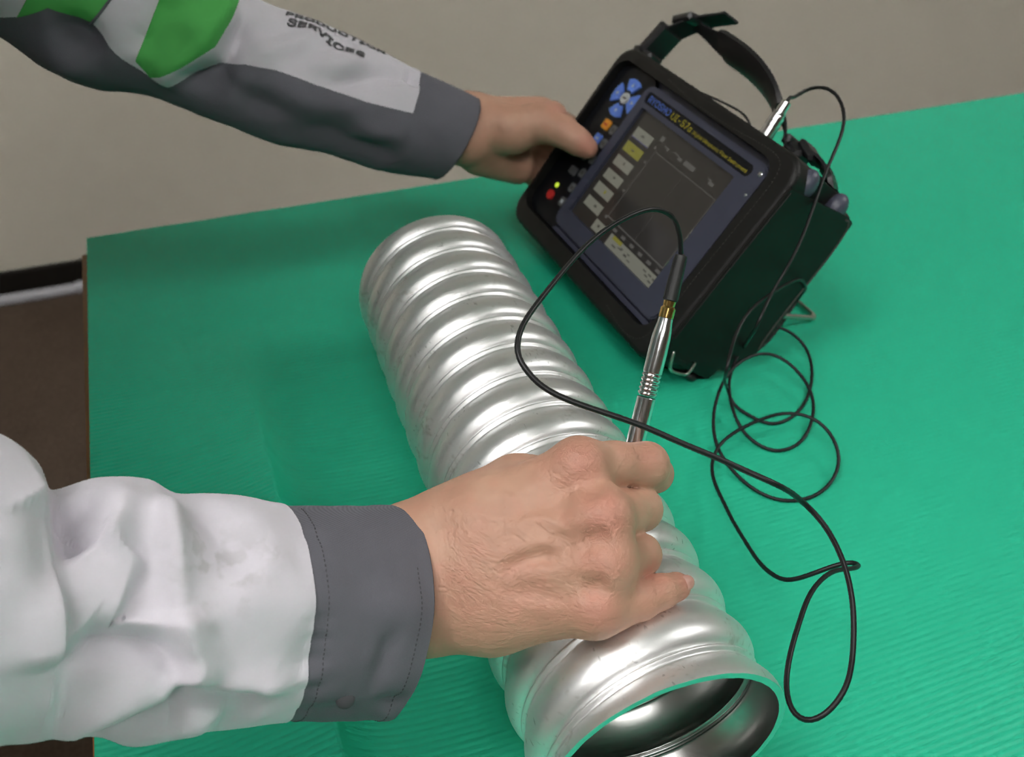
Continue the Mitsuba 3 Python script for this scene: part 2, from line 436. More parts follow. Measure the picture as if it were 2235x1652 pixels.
jag = .0003 * (meshkit.noise(np.stack([PH * 14, PH * 0, PH * 0], -1)) - .5)
SSj = SS + jag * (SS < S0 + .0015)
outer = tube_pt(SSj, PH)
inner = tube_pt(SSj, PH, .0030)
vo, fo = grid_tube(outer, False); vi, fi = grid_tube(inner, False)
tag('aluminium_tube', 'silver corrugated aluminium tube with spiral ridges lying on the green sheet', 'tube')
add('aluminium_tube__shell', (vo, fo), 'mat_aluminium', 60)
add('aluminium_tube__lining', (vi, fi[:, ::-1]), 'mat_alu_inside', 60, 'inner wall of the tube')
for i in (0, ns - 1):
    rr = np.stack([outer[i], outer[i] * .5 + inner[i] * .5, inner[i]], 0)
    add('aluminium_tube__cut_edge', grid_tube(rr, False), 'mat_cut_edge', False, 'bright sawn end edge of the tube')

# ------------------------------------------------------------------ flaw detector
IO = np.array((0.2898, 0.6500, 0.0000)); IX = np.array([.08654181, -.99624822, 0]); IY = np.array([.61415139, .05334993, .78738291]); IZ = np.array([-.78442883, -.06814154, .61646423])
IM = np.eye(4); IM[:3, 0], IM[:3, 1], IM[:3, 2], IM[:3, 3] = IX * .001, IY * .001, IZ * .001, IO
D = 'flaw_detector'
tag(D, 'portable flaw detector with screen and blue keys in a black leather case on the sheet', 'flaw detector')
def iadd(key, mesh, m, smooth=35, label=None, emit=None, kind=None):
    return add(D + '__' + key, xf(mesh, IM), m, smooth, label, kind=kind, emit=SCREEN[emit] if emit else None)
def ip(*p): return (IM[:3, :3] @ np.array(p, float)) + IO

def to_man(mesh):
    v, f = off(mesh)
    t = trimesh.Trimesh(v, f); t.merge_vertices()
    return m3.Manifold(m3.Mesh(np.asarray(t.vertices, np.float32), np.asarray(t.faces, np.uint32)))
def round_slab(x0, x1, y0, y1, z0, z1, r, e):
    """rounded rectangle slab with rounded front and back edges (hull of tori)"""
    pts = []
    for cx in (x0 + r, x1 - r):
        for cy in (y0 + r, y1 - r):
            for a in np.linspace(0, 2 * np.pi, 33)[:-1]:
                for b in np.linspace(0, np.pi / 2, 5):
                    rr = r - e + e * math.cos(b)
                    pts.append((cx + rr * math.cos(a), cy + rr * math.sin(a), z1 - e + e * math.sin(b)))
                    pts.append((cx + rr * math.cos(a), cy + rr * math.sin(a), z0 + e - e * math.sin(b)))
    return m3.Manifold.hull_points(np.array(pts))
case = round_slab(-8.5, 215, -12.5, 149, 0, 63.5, 17, 4)
# bottom is slanted: rests on its rear lower edge
side_prof = sg.Polygon([(-1, 0.5), (-12.5, 17), (-13.5, 70), (152, 70), (152, 16), (143, -1)])
sp = trimesh.creation.extrude_polygon(side_prof, 260, engine='earcut')   # x=v, y=d, z=u
v_, f_ = off(sp)
case = case ^ to_man((np.c_[v_[:, 2] - 20, v_[:, 0], v_[:, 1]], f_))
opening = to_man(extrude(rrect(-2.5, 194.5, 2.5, 138.5, 13), 40, 80))
notch = to_man(move(box(0, 14, 0, 40, 0, 34), (206, 122, 12)))          # right upper corner left open by the case
case = case - opening - notch
iadd('case', case, 'mat_leather', 40, 'black leather carrying case')
def stitch(pts, n, m='mat_stitch', L=2.4):
    p = smooth_path(pts, n * 2) if len(pts) > 2 else np.linspace(pts[0], pts[1], n * 2)
    return cat_(*[tube(np.array([p[i], p[i + 1] * .75 + p[i] * .25]), .28, 5) for i in range(0, len(p) - 1, 2)])
seam = [(60, 143.2, 63.4), (180, 143, 63.4), (196, 140, 63.4), (200.5, 131, 63.4), (201, 100, 63.4), (200, 30, 63.4), (196, -1, 63.4), (150, -4, 63.4)]
iadd('case__stitching', stitch(np.array(seam), 110), 'mat_stitch', False, 'seam stitched round the screen opening', kind='stuff')
# side flap over the right flank
flap = extrude(sg.Polygon([(64, 12), (64, 131), (2, 139), (-6, 138), (-17, 33), (-2, 9), (58, 2)]).buffer(-2).buffer(2), 0, 2.4, .8)   # x=d, y=v
v_, f_ = off(flap)
iadd('case__side_flap', (np.c_[v_[:, 2] + 215.2, v_[:, 1], v_[:, 0]], f_[:, ::-1]), 'mat_leather', 40, 'stiff black side flap')
hem = [(217.8, v, d) for d, v in ((62, 14), (62, 129), (3, 136.5), (-4, 135.5), (-14.5, 34))]
iadd('case__side_flap__edge_piping', tube(smooth_path([hem[0], ((217.8, 70, 62.6)), hem[1]], 20), .7, 8), 'mat_leather', 40)
iadd('case__side_flap__edge_piping', tube(smooth_path([hem[2], (217.6, 136.8, -1), (217.6, 130, -5.5), (217.6, 80, -10), hem[4]], 30), .7, 8), 'mat_stitch', 40)
# instrument body inside the case with its corner guards
iadd('body', round_slab(-4.5, 206, -4, 141, 8, 53, 12, 3), 'mat_body', 40, 'blue grey plastic body')
for d_ in (46, 8):
    g = m3.Manifold.sphere(7.5, 28).scale((1.0, 1.5, 1.0)).translate((208.5, 138, d_))
    iadd('body__corner_guard', g, 'mat_body', True, 'rounded blue grey corner guard')
# keypad panel and bezel
iadd('keypad_panel', extrude(rrect(-2, 46, 3, 138, 9), 50, 57.0), 'mat_panel', 35, 'glossy black keypad panel')
bez = to_man(extrude(rrect(39, 191.5, 9, 134, 9), 50, 58.6))
bez_top = to_man(extrude(rrect(40.2, 190.3, 10.2, 132.8, 8), 58.0, 59.6))
scr = to_man(extrude(rrect(48.9, 168.4, 23.6, 116.6, 1.0), 55.2, 70))
slot = to_man(extrude(rrect(45.2, 178.2, 120.4, 129.4, 4.4), 58.2, 70))
iadd('bezel', (bez + bez_top) - scr - slot, 'mat_bezel', 30, 'blue grey screen surround')
iadd('lower_trim', extrude(rrect(41, 190, 3.6, 7.2, 1.6), 50, 56.5), 'mat_bezel', 30)
for (u_, v_) in ((185.5, 127.5), (186.5, 112)):
    iadd('bezel__screw', m3.Manifold.sphere(1.9 if v_ > 120 else 1.0, 16).scale((1, 1, .4)).translate((u_, v_, 59.7)), 'mat_chrome', True)
iadd('name_plate', extrude(rrect(45.4, 178, 120.6, 129.2, 4.2), 57.4, 58.5), 'mat_panel', 35, 'black name plate with blue and yellow lettering')
def text(s, hgt, u, v, d, m, key, label=None, bold=False, sx=1.0, emit=None):
    t = meshkit.text_mesh(s, hgt, .12, bold=bold)
    t.apply_scale((sx, 1, 1)); t.apply_translation((u, v, d))
    iadd(key, t, m, False, label, emit=emit)
    return t.bounds[1][0]
e_ = text('RYOSHO', 5.1, 48.6, 122.3, 58.52, 'mat_logo_blue', 'name_plate__lettering', 'blue maker name', sx=1.0)
e_ = text('UI-S7', 5.1, e_ + 2.2, 122.3, 58.52, 'mat_logo_yellow', 'name_plate__lettering', 'yellow model name', sx=1.05)
e_ = text('α', 4.6, e_ + .6, 122.3, 58.52, 'mat_logo_yellow', 'name_plate__lettering')
w_ = meshkit.text_mesh('Digital Ultrasonic Flaw Instrument', 2.5).bounds[1][0]
text('Digital Ultrasonic Flaw Instrument', 2.5, e_ + 2.0, 122.6, 58.52, 'mat_logo_yellow', 'name_plate__lettering', 'small yellow line of type', sx=(173.5 - e_ - 2) / w_)
# screen
iadd('screen', box(49.0, 168.3, 23.7, 116.5, 54.6, 56.2), 'mat_lcd', False, 'dim grey brown screen', emit='lcd')
def patch(u0, u1, v0, v1, m, key, label=None, d=56.22, t=.08):
    iadd('screen__' + key, box(u0, u1, v0, v1, d, d + t), 'mat_' + m, False, label, emit=m)
keys_v = [100.4, 88.2, 75.9, 63.6, 51.5, 38.8]
for i, v_ in enumerate(keys_v):
    patch(54.6, 77.4, v_ - 4.0, v_ + 4.0, 'screen_yellow' if i == 1 else 'screen_light', 'soft_key', 'yellow highlighted soft key' if i == 1 else None)
    if i == 0: patch(54.6, 77.4, v_ - 4.6, v_ - 4.0, 'screen_violet', 'soft_key_shadow')
patch(78.5, 93.0, 25.2, 33.6, 'screen_light', 'soft_key')
patch(101.5, 168.2, 23.8, 33.4, 'screen_light', 'status_strip', 'pale status strip')
patch(105.5, 117.5, 30.6, 33.5, 'screen_yellow', 'status_mark', d=56.32)
for (u_, v_, w_, h_) in ((109, 26.6, 5, 1.1), (116, 28.5, 5, .9), (119, 29.6, 3, .9), (125, 27.4, 4, 1.5), (128, 29.8, 3, .9), (131, 26.5, 4, .8), (150, 30, 4, .9), (154, 28, 4, .9), (157, 30, 4, 1.0), (160, 26.5, 4, 1.0), (163, 29.5, 3, 1.2), (64, 99.7, 4, 1.2), (64, 87.5, 4, 1.0), (66, 75.5, 1.6, 2.2), (66, 63.4, 2.4, 1.6), (67, 38.2, 3.2, 1.8), (84, 29.0, 2.4, 2.0)):
    patch(u_, u_ + w_, v_, v_ + h_, 'screen_mark', 'figure', d=56.32)
patch(67, 69.2, 50.3, 53.0, 'screen_yellow', 'figure', d=56.32)
PU0, PU1, PV0, PV1 = 86.6, 164, 40, 97.2
for a in ((PU0, PU1, PV1, PV1 + .5), (PU0, PU1, PV0, PV0 + .9), (PU0, PU0 + .5, PV0, PV1), (PU1, PU1 + .5, PV0, PV1)):
    patch(*a, 'screen_line', 'plot_frame')
for k in range(1, 10): patch(PU0 + k * (PU1 - PU0) / 10, PU0 + k * (PU1 - PU0) / 10 + .12, PV0, PV1, 'screen_mark' if False else 'screen_line', 'grid_line') if k % 5 == 0 else None
for (u_, v_, w_, h_) in ((83, 105.5, 4.5, 4), (91.5, 104.2, 6, 1.0), (95.5, 102.8, 2, 2.6), (104, 105, 6, .8), (110, 102.6, 5, 2.4), (118, 102.4, 13, 3.6), (146, 105.2, 5, .8), (149, 102.6, 6, 2.4), (83, 98.6, 2.2, 2.2), (83, 86.4, 2, 1.8), (83, 61, 2, 1.8), (84, 38, 3, 2.4)):
    patch(u_, u_ + w_, v_, v_ + h_, 'screen_line', 'figure')
for k, u_ in enumerate((100, 112, 124, 136, 148, 160)): patch(u_, u_ + 5, 35.2, 37.6, 'screen_line', 'figure')
patch(165.6, 167.4, 95, 97.6, 'screen_violet', 'figure')
for v_ in (65.5, 70.0): patch(164.8, 167.6, v_, v_ + 3.0, 'screen_light', 'figure')
patch(164.9, 167.0, 43, 47, 'screen_green', 'figure')
# keys
def keytop(poly, m, key, label=None, h=58.4, b=.6):
    iadd('keypad_panel__' + key, extrude(poly, 56.5, h, b), m, 40, label)
cu, cv = 23.6, 114.5
ring = sg.Point(0, 0).buffer(1, quad_segs=24)
ring_o = affinity.translate(affinity.scale(ring, 16.0, 16.0), cu, cv); ring_i = affinity.translate(affinity.scale(ring, 6.2, 6.2), cu, cv)
def sector(a, w):
    a, w = math.radians(a), math.radians(w)
    far = 40
    return sg.Polygon([(cu, cv), (cu + far * math.cos(a - w), cv + far * math.sin(a - w)), (cu + far * math.cos(a + w), cv + far * math.sin(a + w))])
for a, nm in ((90, 'up'), (180, 'left'), (0, 'right'), (270, 'down')):
    pol = ring_o.difference(ring_i).intersection(sector(a, 33)).buffer(-1.0).buffer(1.0)
    keytop(pol, 'mat_key_blue', 'arrow_key', 'blue arrow key')
    ca, sa = math.cos(math.radians(a)), math.sin(math.radians(a))
    c = np.array([cu + 11 * ca, cv + 11 * sa])
    tri = sg.Polygon([c + 2.0 * np.array([ca, sa]), c - 1.2 * np.array([ca, sa]) + 1.7 * np.array([-sa, ca]), c - 1.2 * np.array([ca, sa]) - 1.7 * np.array([-sa, ca])])
    iadd('keypad_panel__' + [k for k in scene if 'arrow_key' in k and k.count('__') == 2][-1].split('__')[-1] + '__arrow_mark', extrude(tri, 58.38, 58.5), 'mat_ink_light', False)
keytop(affinity.translate(affinity.scale(ring, 5.0, 4.6), cu, cv), 'mat_key_white', 'centre_key', 'round white centre key')
iadd('keypad_panel__centre_key__mark', extrude(sg.box(cu - 2.2, cv - .7, cu + 2.2, cv + .7), 58.38, 58.5), 'mat_key_grey', False)
keytop(rrect(cu - 4.3, cu + 4.6, 86.6, 94.8, 1.5), 'mat_key_orange', 'function_key', 'orange key')
iadd('keypad_panel__function_key__mark', extrude(sg.box(cu - 2.4, 89.9, cu + 2.6, 91.4), 58.38, 58.5), 'mat_key_red', False)
keytop(rrect(20.4, 29.0, 74.6, 82.4, 1.6), 'mat_key_blue', 'function_key', 'small blue key')
iadd('keypad_panel__function_key_001__mark', extrude(sg.box(22.8, 77.6, 26.6, 79.4), 58.38, 58.5), 'mat_ink_light', False)
for v_ in (90.6, 78.2, 63.8, 51.0, 37.2, 24.0):
    keytop(sg.Point(0, 0).buffer(1) if False else rrect(31.2, 38.0, v_ - 3.9, v_ + 3.9, 2.4), 'mat_key_grey', 'soft_key', 'grey softkey beside the screen')
    k_ = [k for k in scene if 'keypad_panel__soft_key' in k and k.count('__') == 2][-1].split('__')[-1]
    iadd('keypad_panel__' + k_ + '__mark', extrude(rrect(33.2, 36.2, v_ - 1.4, v_ + 1.4, .6), 58.38, 58.5), 'mat_ink_light' if v_ < 26 else 'mat_stitch', False)
for v_ in (62, 47.5): keytop(rrect(18.5, 28, v_ - 3.4, v_ + 3.4, 1.6), 'mat_key_grey', 'function_key', 'dark key under the thumb')
iadd('keypad_panel__status_lamp', m3.Manifold.sphere(2.1, 24).scale((1, 1, .6)).translate((16.4, 30.4, 57.2)), 'mat_key_grey', True, 'lit yellow green status lamp', emit='led')
keytop(rrect(12.6, 21.2, 17.4, 25.2, 3.6), 'mat_key_red', 'power_key', 'round red power key')
# feet
for (u_, v_, d_) in ((6, -3, 4), (204, -1.0, 4), (6, -13.5, 36), (176, -13.5, 40), (208, -8.5, 14)):
    iadd('foot', m3.Manifold.sphere(6.0, 20).scale((1.1, .55, 1.1)).translate((u_, v_ + 1.5, d_ + 2)), 'mat_rubber', True, 'small black rubber foot')
# D ring at the lower right, wire bail behind
ringp = [(216, 6, 54), (217.5, 4, 53.5), (219.5, -3, 51), (220, -5.4, 49), (220, -6.2, 46), (220, -4.8, 34.5), (219.8, -3.4, 32), (219, -.5, 30.5), (216, 5, 28.5)]
iadd('strap_ring', tube(smooth_path(ringp, 40), 1.1, 10), 'mat_wire', 40, 'bent wire strap ring')
# ------------------------------------------------------------------ bail
foot_r, foot_l = np.array((0.4165, 0.4726, 0.0022)), np.array((0.4189, 0.5027, 0.0022)) + np.array([-.004, .030, 0])
hinge_r, hinge_l = ip(182, 38, -2), ip(112, 38, -2)
foot_l = foot_r + (hinge_l - hinge_r) * .92
bail = [hinge_r, hinge_r * .25 + foot_r * .75 + np.array([0, 0, .001]), foot_r, foot_l, hinge_l * .25 + foot_l * .75, hinge_l]
bp = np.vstack([np.linspace(hinge_r, foot_r + (hinge_r - foot_r) * .12, 10), smooth_path([foot_r + (hinge_r - foot_r) * .1, foot_r + (hinge_r - foot_r) * .02 + (foot_l - foot_r) * .02, foot_r + (foot_l - foot_r) * .12], 8), np.linspace(foot_r + (foot_l - foot_r) * .14, foot_r + (foot_l - foot_r) * .86, 8), smooth_path([foot_l - (foot_l - foot_r) * .12, foot_l + (hinge_l - foot_l) * .02 - (foot_l - foot_r) * .02, foot_l + (hinge_l - foot_l) * .1], 8), np.linspace(foot_l + (hinge_l - foot_l) * .12, hinge_l, 10)])
add(D + '__tilt_stand', tube(bp, .0019, 10), 'mat_wire', 40, 'bent wire tilt stand')

# ------------------------------------------------------------------ carrying strap (local mm)
def strap(key, pts, side, w, th, m, label=None, n=40, pad=0.0, wf=None):
    p = smooth_path(pts, n) if len(pts) > 2 else np.linspace(pts[0], pts[1], n)
    ww = w if wf is None else np.interp(np.linspace(0, 1, n), [a for a, _ in wf], [b for _, b in wf])
    iadd(key, ribbon(p, side, ww, th, pad), m, 40, label)
iadd('strap', ribbon(smooth_path([(-1, 140, 45), (-2, 152, 44), (-1, 166, 41), (6, 180, 37), (17, 193, 33), (27, 200, 31), (37, 206, 30)], 50), (.05, -.12, 1.0), 19.5, 1.6), 'mat_webbing', 40, 'black webbing carrying strap')
strap('strap__handle_strap', [(6, 186, 34), (14, 188, 33), (26, 187.5, 31), (40, 186.5, 29), (56, 186, 29)], (.15, .55, .85), 12, 1.6, 'mat_webbing', n=30, wf=[(0, 8), (.4, 13), (1, 25)])
strap('strap__grip', [(46, 186.5, 29), (64, 186, 29.5), (84, 184.5, 30), (104, 181, 30), (122, 175, 29), (134, 168, 27.5)], (.15, .5, .85), 27, 3.0, 'mat_black_plastic', 'padded black grip', n=40, pad=.9, wf=[(0, 25), (.08, 28), (.9, 28), (1, 26)])
strap('strap__grip__pad', [(52, 188.6, 29), (66, 188.0, 29.5), (84, 186.6, 30), (104, 183.1, 30), (120, 177.5, 29)], (.15, .5, .85), 16, 2.4, 'mat_black_plastic', n=30, pad=.8, wf=[(0, 10), (.08, 16), (.92, 16), (1, 10)])
strap('strap__handle_strap', [(130, 170, 28), (142, 164, 25), (148, 157, 22), (151, 152, 19), (160, 150, 15)], (.35, .35, .85), 18, 1.6, 'mat_webbing', n=24, wf=[(0, 24), (.4, 18), (1, 15)])
strap('strap__handle_strap', [(168, 155, 14), (180, 156, 11), (190, 151, 8), (198, 143, 5), (204, 132, 0), (206, 122, -6)], (.25, .25, .93), 18, 2.0, 'mat_webbing', n=24)
strap('strap__end_pad', [(183, 155, 11.5), (192, 151, 9), (200, 143.5, 5.5), (205.5, 133, 1)], (.25, .25, .93), 22, 3.2, 'mat_black_plastic', n=20, pad=.5, wf=[(0, 10), (.3, 22), (1, 22)])
def blob(sz, at, ax=(0, 0, 0), r=2.0):
    b = box(-sz[0] / 2, sz[0] / 2, -sz[1] / 2, sz[1] / 2, -sz[2] / 2, sz[2] / 2, r)
    return b.rotate(ax).translate(at)
iadd('strap__buckle', blob((27, 9, 24), (-1, 163, 41.5), (0, 0, 78), 2.6), 'mat_black_plastic', 30, 'black plastic strap keeper')
iadd('strap__buckle', blob((24, 7, 22), (8, 188.5, 36.0), (10, -10, 22), 2.4), 'mat_black_plastic', 30, 'black plastic ladder buckle')
iadd('strap__buckle', cat_(blob((18, 14, 17), (158, 151.5, 14.5), (0, 0, -8), 3.5), blob((20, 6, 18), (168, 158, 13.5), (0, 0, -18), 2.4), blob((7, 7, 20), (151, 157, 16), (0, 0, 20), 2.0)), 'mat_black_plastic', 30, 'black plastic side release buckle')
iadd('strap__anchor', blob((18, 30, 10), (206, 125, -3), (0, 0, 8), 3), 'mat_black_plastic', 30)
iadd('strap__anchor', blob((24, 10, 16), (-1, 148, 44.5), (0, 0, 4), 2.5), 'mat_black_plastic', 30)
iadd('top_cord', tube(smooth_path([(70, 149.5, 40), (84, 151.5, 38), (98, 153.5, 34), (110, 154.0, 31), (119, 151.5, 30), (124, 148, 29)], 30), .8, 8), 'mat_rubber', 40, 'thin black cord over the case top')

# ------------------------------------------------------------------ probe, cable, connector
PR = 'test_probe'
tag(PR, 'pen-shaped silver test probe on a thin black cable, held against the tube', 'probe')
pt, pe = np.array((0.1527, 0.2682, 0.1061)), np.array((0.1947, 0.3166, 0.1952))
PM = along(pt, pe); PL = np.linalg.norm(pe - pt)
def padd(key, prof, m, label=None, n=40):
    add(PR + '__' + key, xf(lathe([(a, b) for a, b in prof], n), PM), m, 25, label)
zb0, zb1, zk = PL * .735, PL * .80, PL * .83
rb = .0043
grip = [(.0, .0005), (.0005, .0018), (.010, .0026), (.016, rb)]
z0g, z1g = PL * .405, PL * .500
grip += [(z0g - .001, rb)]
padd('body', grip + [(z0g - .0008, rb * .97)], 'mat_chrome', 'polished silver barrel')
rings = []
for k in range(5):
    za = z0g + (z1g - z0g) * k / 5; zb = z0g + (z1g - z0g) * (k + 1) / 5
    rings += [(za + .00005, rb * .90), (za + .0004, rb * .90), (za + .0006, rb), (za + .0010, rb * 1.04), (zb - .0004, rb * 1.0), (zb - .0001, rb * .9)]
padd('grip_rings', rings, 'mat_chrome', 'ridged grip rings')
padd('body', [(z1g, rb * .97), (z1g + .0004, rb * 1.02), (z1g + .010, rb * 1.04), (PL * .655, rb * 1.0), (PL * .685, rb * .92), (PL * .712, rb * .80), (PL * .7335, rb * .76), (PL * .734, .001)], 'mat_chrome')
padd('collar', [(PL * .7345, rb * .72), (PL * .736, rb * .80), (PL * .775, rb * .80), (PL * .779, rb * .70), (PL * .783, rb * .62), (PL * .805, rb * .66), (PL * .807, .001)], 'mat_brass', 'brass collar')
padd('strain_relief', [(PL * .806, rb * .70), (PL * .809, rb * .80), (PL * .84, rb * .80), (PL * .975, rb * .70), (PL * .995, rb * .62), (PL * 1.0, .0013), (PL * 1.004, .0011)], 'mat_rubber', 'black rubber sleeve')
cab = [np.array(c) for c in [
 (0.3765, 0.5095, 0.1629), (0.3790, 0.5100, 0.1660), (0.3930, 0.5234, 0.1594), (0.4020, 0.5234, 0.1631), (0.4071, 0.5122, 0.1682), (0.4078, 0.4974, 0.1673), (0.4022, 0.4801, 0.1610), (0.3906, 0.4659, 0.1525), (0.3760, 0.4527, 0.1424), (0.3618, 0.4388, 0.1318), (0.3437, 0.4213, 0.1169), (0.3255, 0.4071, 0.1041), (0.3112, 0.3981, 0.0926), (0.2985, 0.3886, 0.0797), (0.3456, 0.4534, 0.0040), (0.3510, 0.4525, 0.0025), (0.3811, 0.4696, 0.0040), (0.4077, 0.4887, 0.0100), (0.3674, 0.4362, 0.0651), (0.3534, 0.4263, 0.0794), (0.3262, 0.4112, 0.0871), (0.2917, 0.3899, 0.0910), (0.2721, 0.3719, 0.0859), (0.2606, 0.3573, 0.0802), (0.3030, 0.4101, 0.0120), (0.3063, 0.4051, 0.0030), (0.3108, 0.3931, 0.0015), (0.3210, 0.3808, 0.0012), (0.3399, 0.3831, 0.0012), (0.3583, 0.3957, 0.0020), (0.3735, 0.4142, 0.0040), (0.3817, 0.4352, 0.0080), (0.3775, 0.4503, 0.0130), (0.3661, 0.4581, 0.0160), (0.3465, 0.4528, 0.0170), (0.3244, 0.4354, 0.0160), (0.3070, 0.4154, 0.0140), (0.2991, 0.3971, 0.0100), (0.2972, 0.3802, 0.0050), (0.3013, 0.3666, 0.0020), (0.3106, 0.3571, 0.0012), (0.3268, 0.3580, 0.0012), (0.3413, 0.3675, 0.0035), (0.3542, 0.3837, 0.0060), (0.3582, 0.3980, 0.0100), (0.3565, 0.4138, 0.0140), (0.3506, 0.4241, 0.0170), (0.3402, 0.4293, 0.0190), (0.3245, 0.4268, 0.0200), (0.3086, 0.4192, 0.0190), (0.2912, 0.4032, 0.0160), (0.2791, 0.3862, 0.0120), (0.2729, 0.3700, 0.0080), (0.2728, 0.3564, 0.0040), (0.2775, 0.3355, 0.0015), (0.2890, 0.3193, 0.0012), (0.3073, 0.3147, 0.0012), (0.3242, 0.3193, 0.0030), (0.3354, 0.3281, 0.0070), (0.3400, 0.3383, 0.0120), (0.3401, 0.3526, 0.0160), (0.3334, 0.3644, 0.0180), (0.3203, 0.3724, 0.0170), (0.3022, 0.3730, 0.0150), (0.2839, 0.3696, 0.0130), (0.2702, 0.3632, 0.0110), (0.2591, 0.3508, 0.0100), (0.2527, 0.3354, 0.0110), (0.2481, 0.3175, 0.0140), (0.2438, 0.3016, 0.0180), (0.2377, 0.2785, 0.0260), (0.2316, 0.2564, 0.0360), (0.2299, 0.2432, 0.0430), (0.2310, 0.2347, 0.0490), (0.2356, 0.2299, 0.0550), (0.2429, 0.2267, 0.0610), (0.2506, 0.2244, 0.0650), (0.2551, 0.2220, 0.0670), (0.2553, 0.2187, 0.0690), (0.2486, 0.2155, 0.0730), (0.2380, 0.2137, 0.0780), (0.2266, 0.2095, 0.0820), (0.2137, 0.2016, 0.0850), (0.2018, 0.1911, 0.0860), (0.1899, 0.1792, 0.0860), (0.1813, 0.1687, 0.0850), (0.1770, 0.1608, 0.0850), (0.1758, 0.1548, 0.0850), (0.1769, 0.1505, 0.0860), (0.1794, 0.1481, 0.0880), (0.1840, 0.1475, 0.0910), (0.1889, 0.1486, 0.0950), (0.1938, 0.1514, 0.1000), (0.1975, 0.1559, 0.1060), (0.2009, 0.1620, 0.1120), (0.2050, 0.1712, 0.1190), (0.2067, 0.1809, 0.1270), (0.2058, 0.1892, 0.1340), (0.2025, 0.1974, 0.1410), (0.1963, 0.2037, 0.1480), (0.1809, 0.2019, 0.1640), (0.1716, 0.2076, 0.1682), (0.1594, 0.2153, 0.1735), (0.1472, 0.2227, 0.1785), (0.1351, 0.2302, 0.1836), (0.1199, 0.2388, 0.1886), (0.1095, 0.2454, 0.1919), (0.1028, 0.2518, 0.1949), (0.0991, 0.2590, 0.1984), (0.0986, 0.2658, 0.2012), (0.1026, 0.2740, 0.2044), (0.1113, 0.2829, 0.2072), (0.1236, 0.2926, 0.2107), (0.1397, 0.3036, 0.2158), (0.1554, 0.3118, 0.2190), (0.1728, 0.3177, 0.2203), (0.1829, 0.3201, 0.2179), (0.1896, 0.3204, 0.2131), (0.1933, 0.3190, 0.2052)]]
cab.append(pe - (pe - pt) / PL * .001)
cpath = smooth_path(cab, 900)
cpath[:, 2] = np.where((cpath[:, 2] < .0011), .0011, cpath[:, 2])
add(PR + '__cable', tube(cpath, .00115, 10), 'mat_cable', True, 'thin black cable in loose loops')
CMx = IM @ along((151.6, 147, 42), (147.4, 175, 42))
def cadd(key, prof, m, label=None):
    add(PR + '__' + key, xf(lathe(prof, 32), CMx), m, 25, label)
cadd('connector', [(-2, 5.0), (0, 5.0), (9, 5.0), (9.3, 4.7), (9.8, 4.7), (10, 5.15), (13.0, 5.15), (13.3, 4.8), (13.8, 4.8), (14, 5.1), (17.2, 5.0), (17.6, 4.3), (18.8, 4.1), (19.2, 4.4), (20.0, 4.4), (20.3, 3.8), (20.8, 3.6), (27.5, 3.5), (28, 3.0), (28.1, .5)], 'mat_chrome', 'silver push-pull connector')

# ------------------------------------------------------------------ the person
PE = 'person'
tag(PE, 'person in white and grey work jacket reaching in, holding the probe and the detector', 'person')
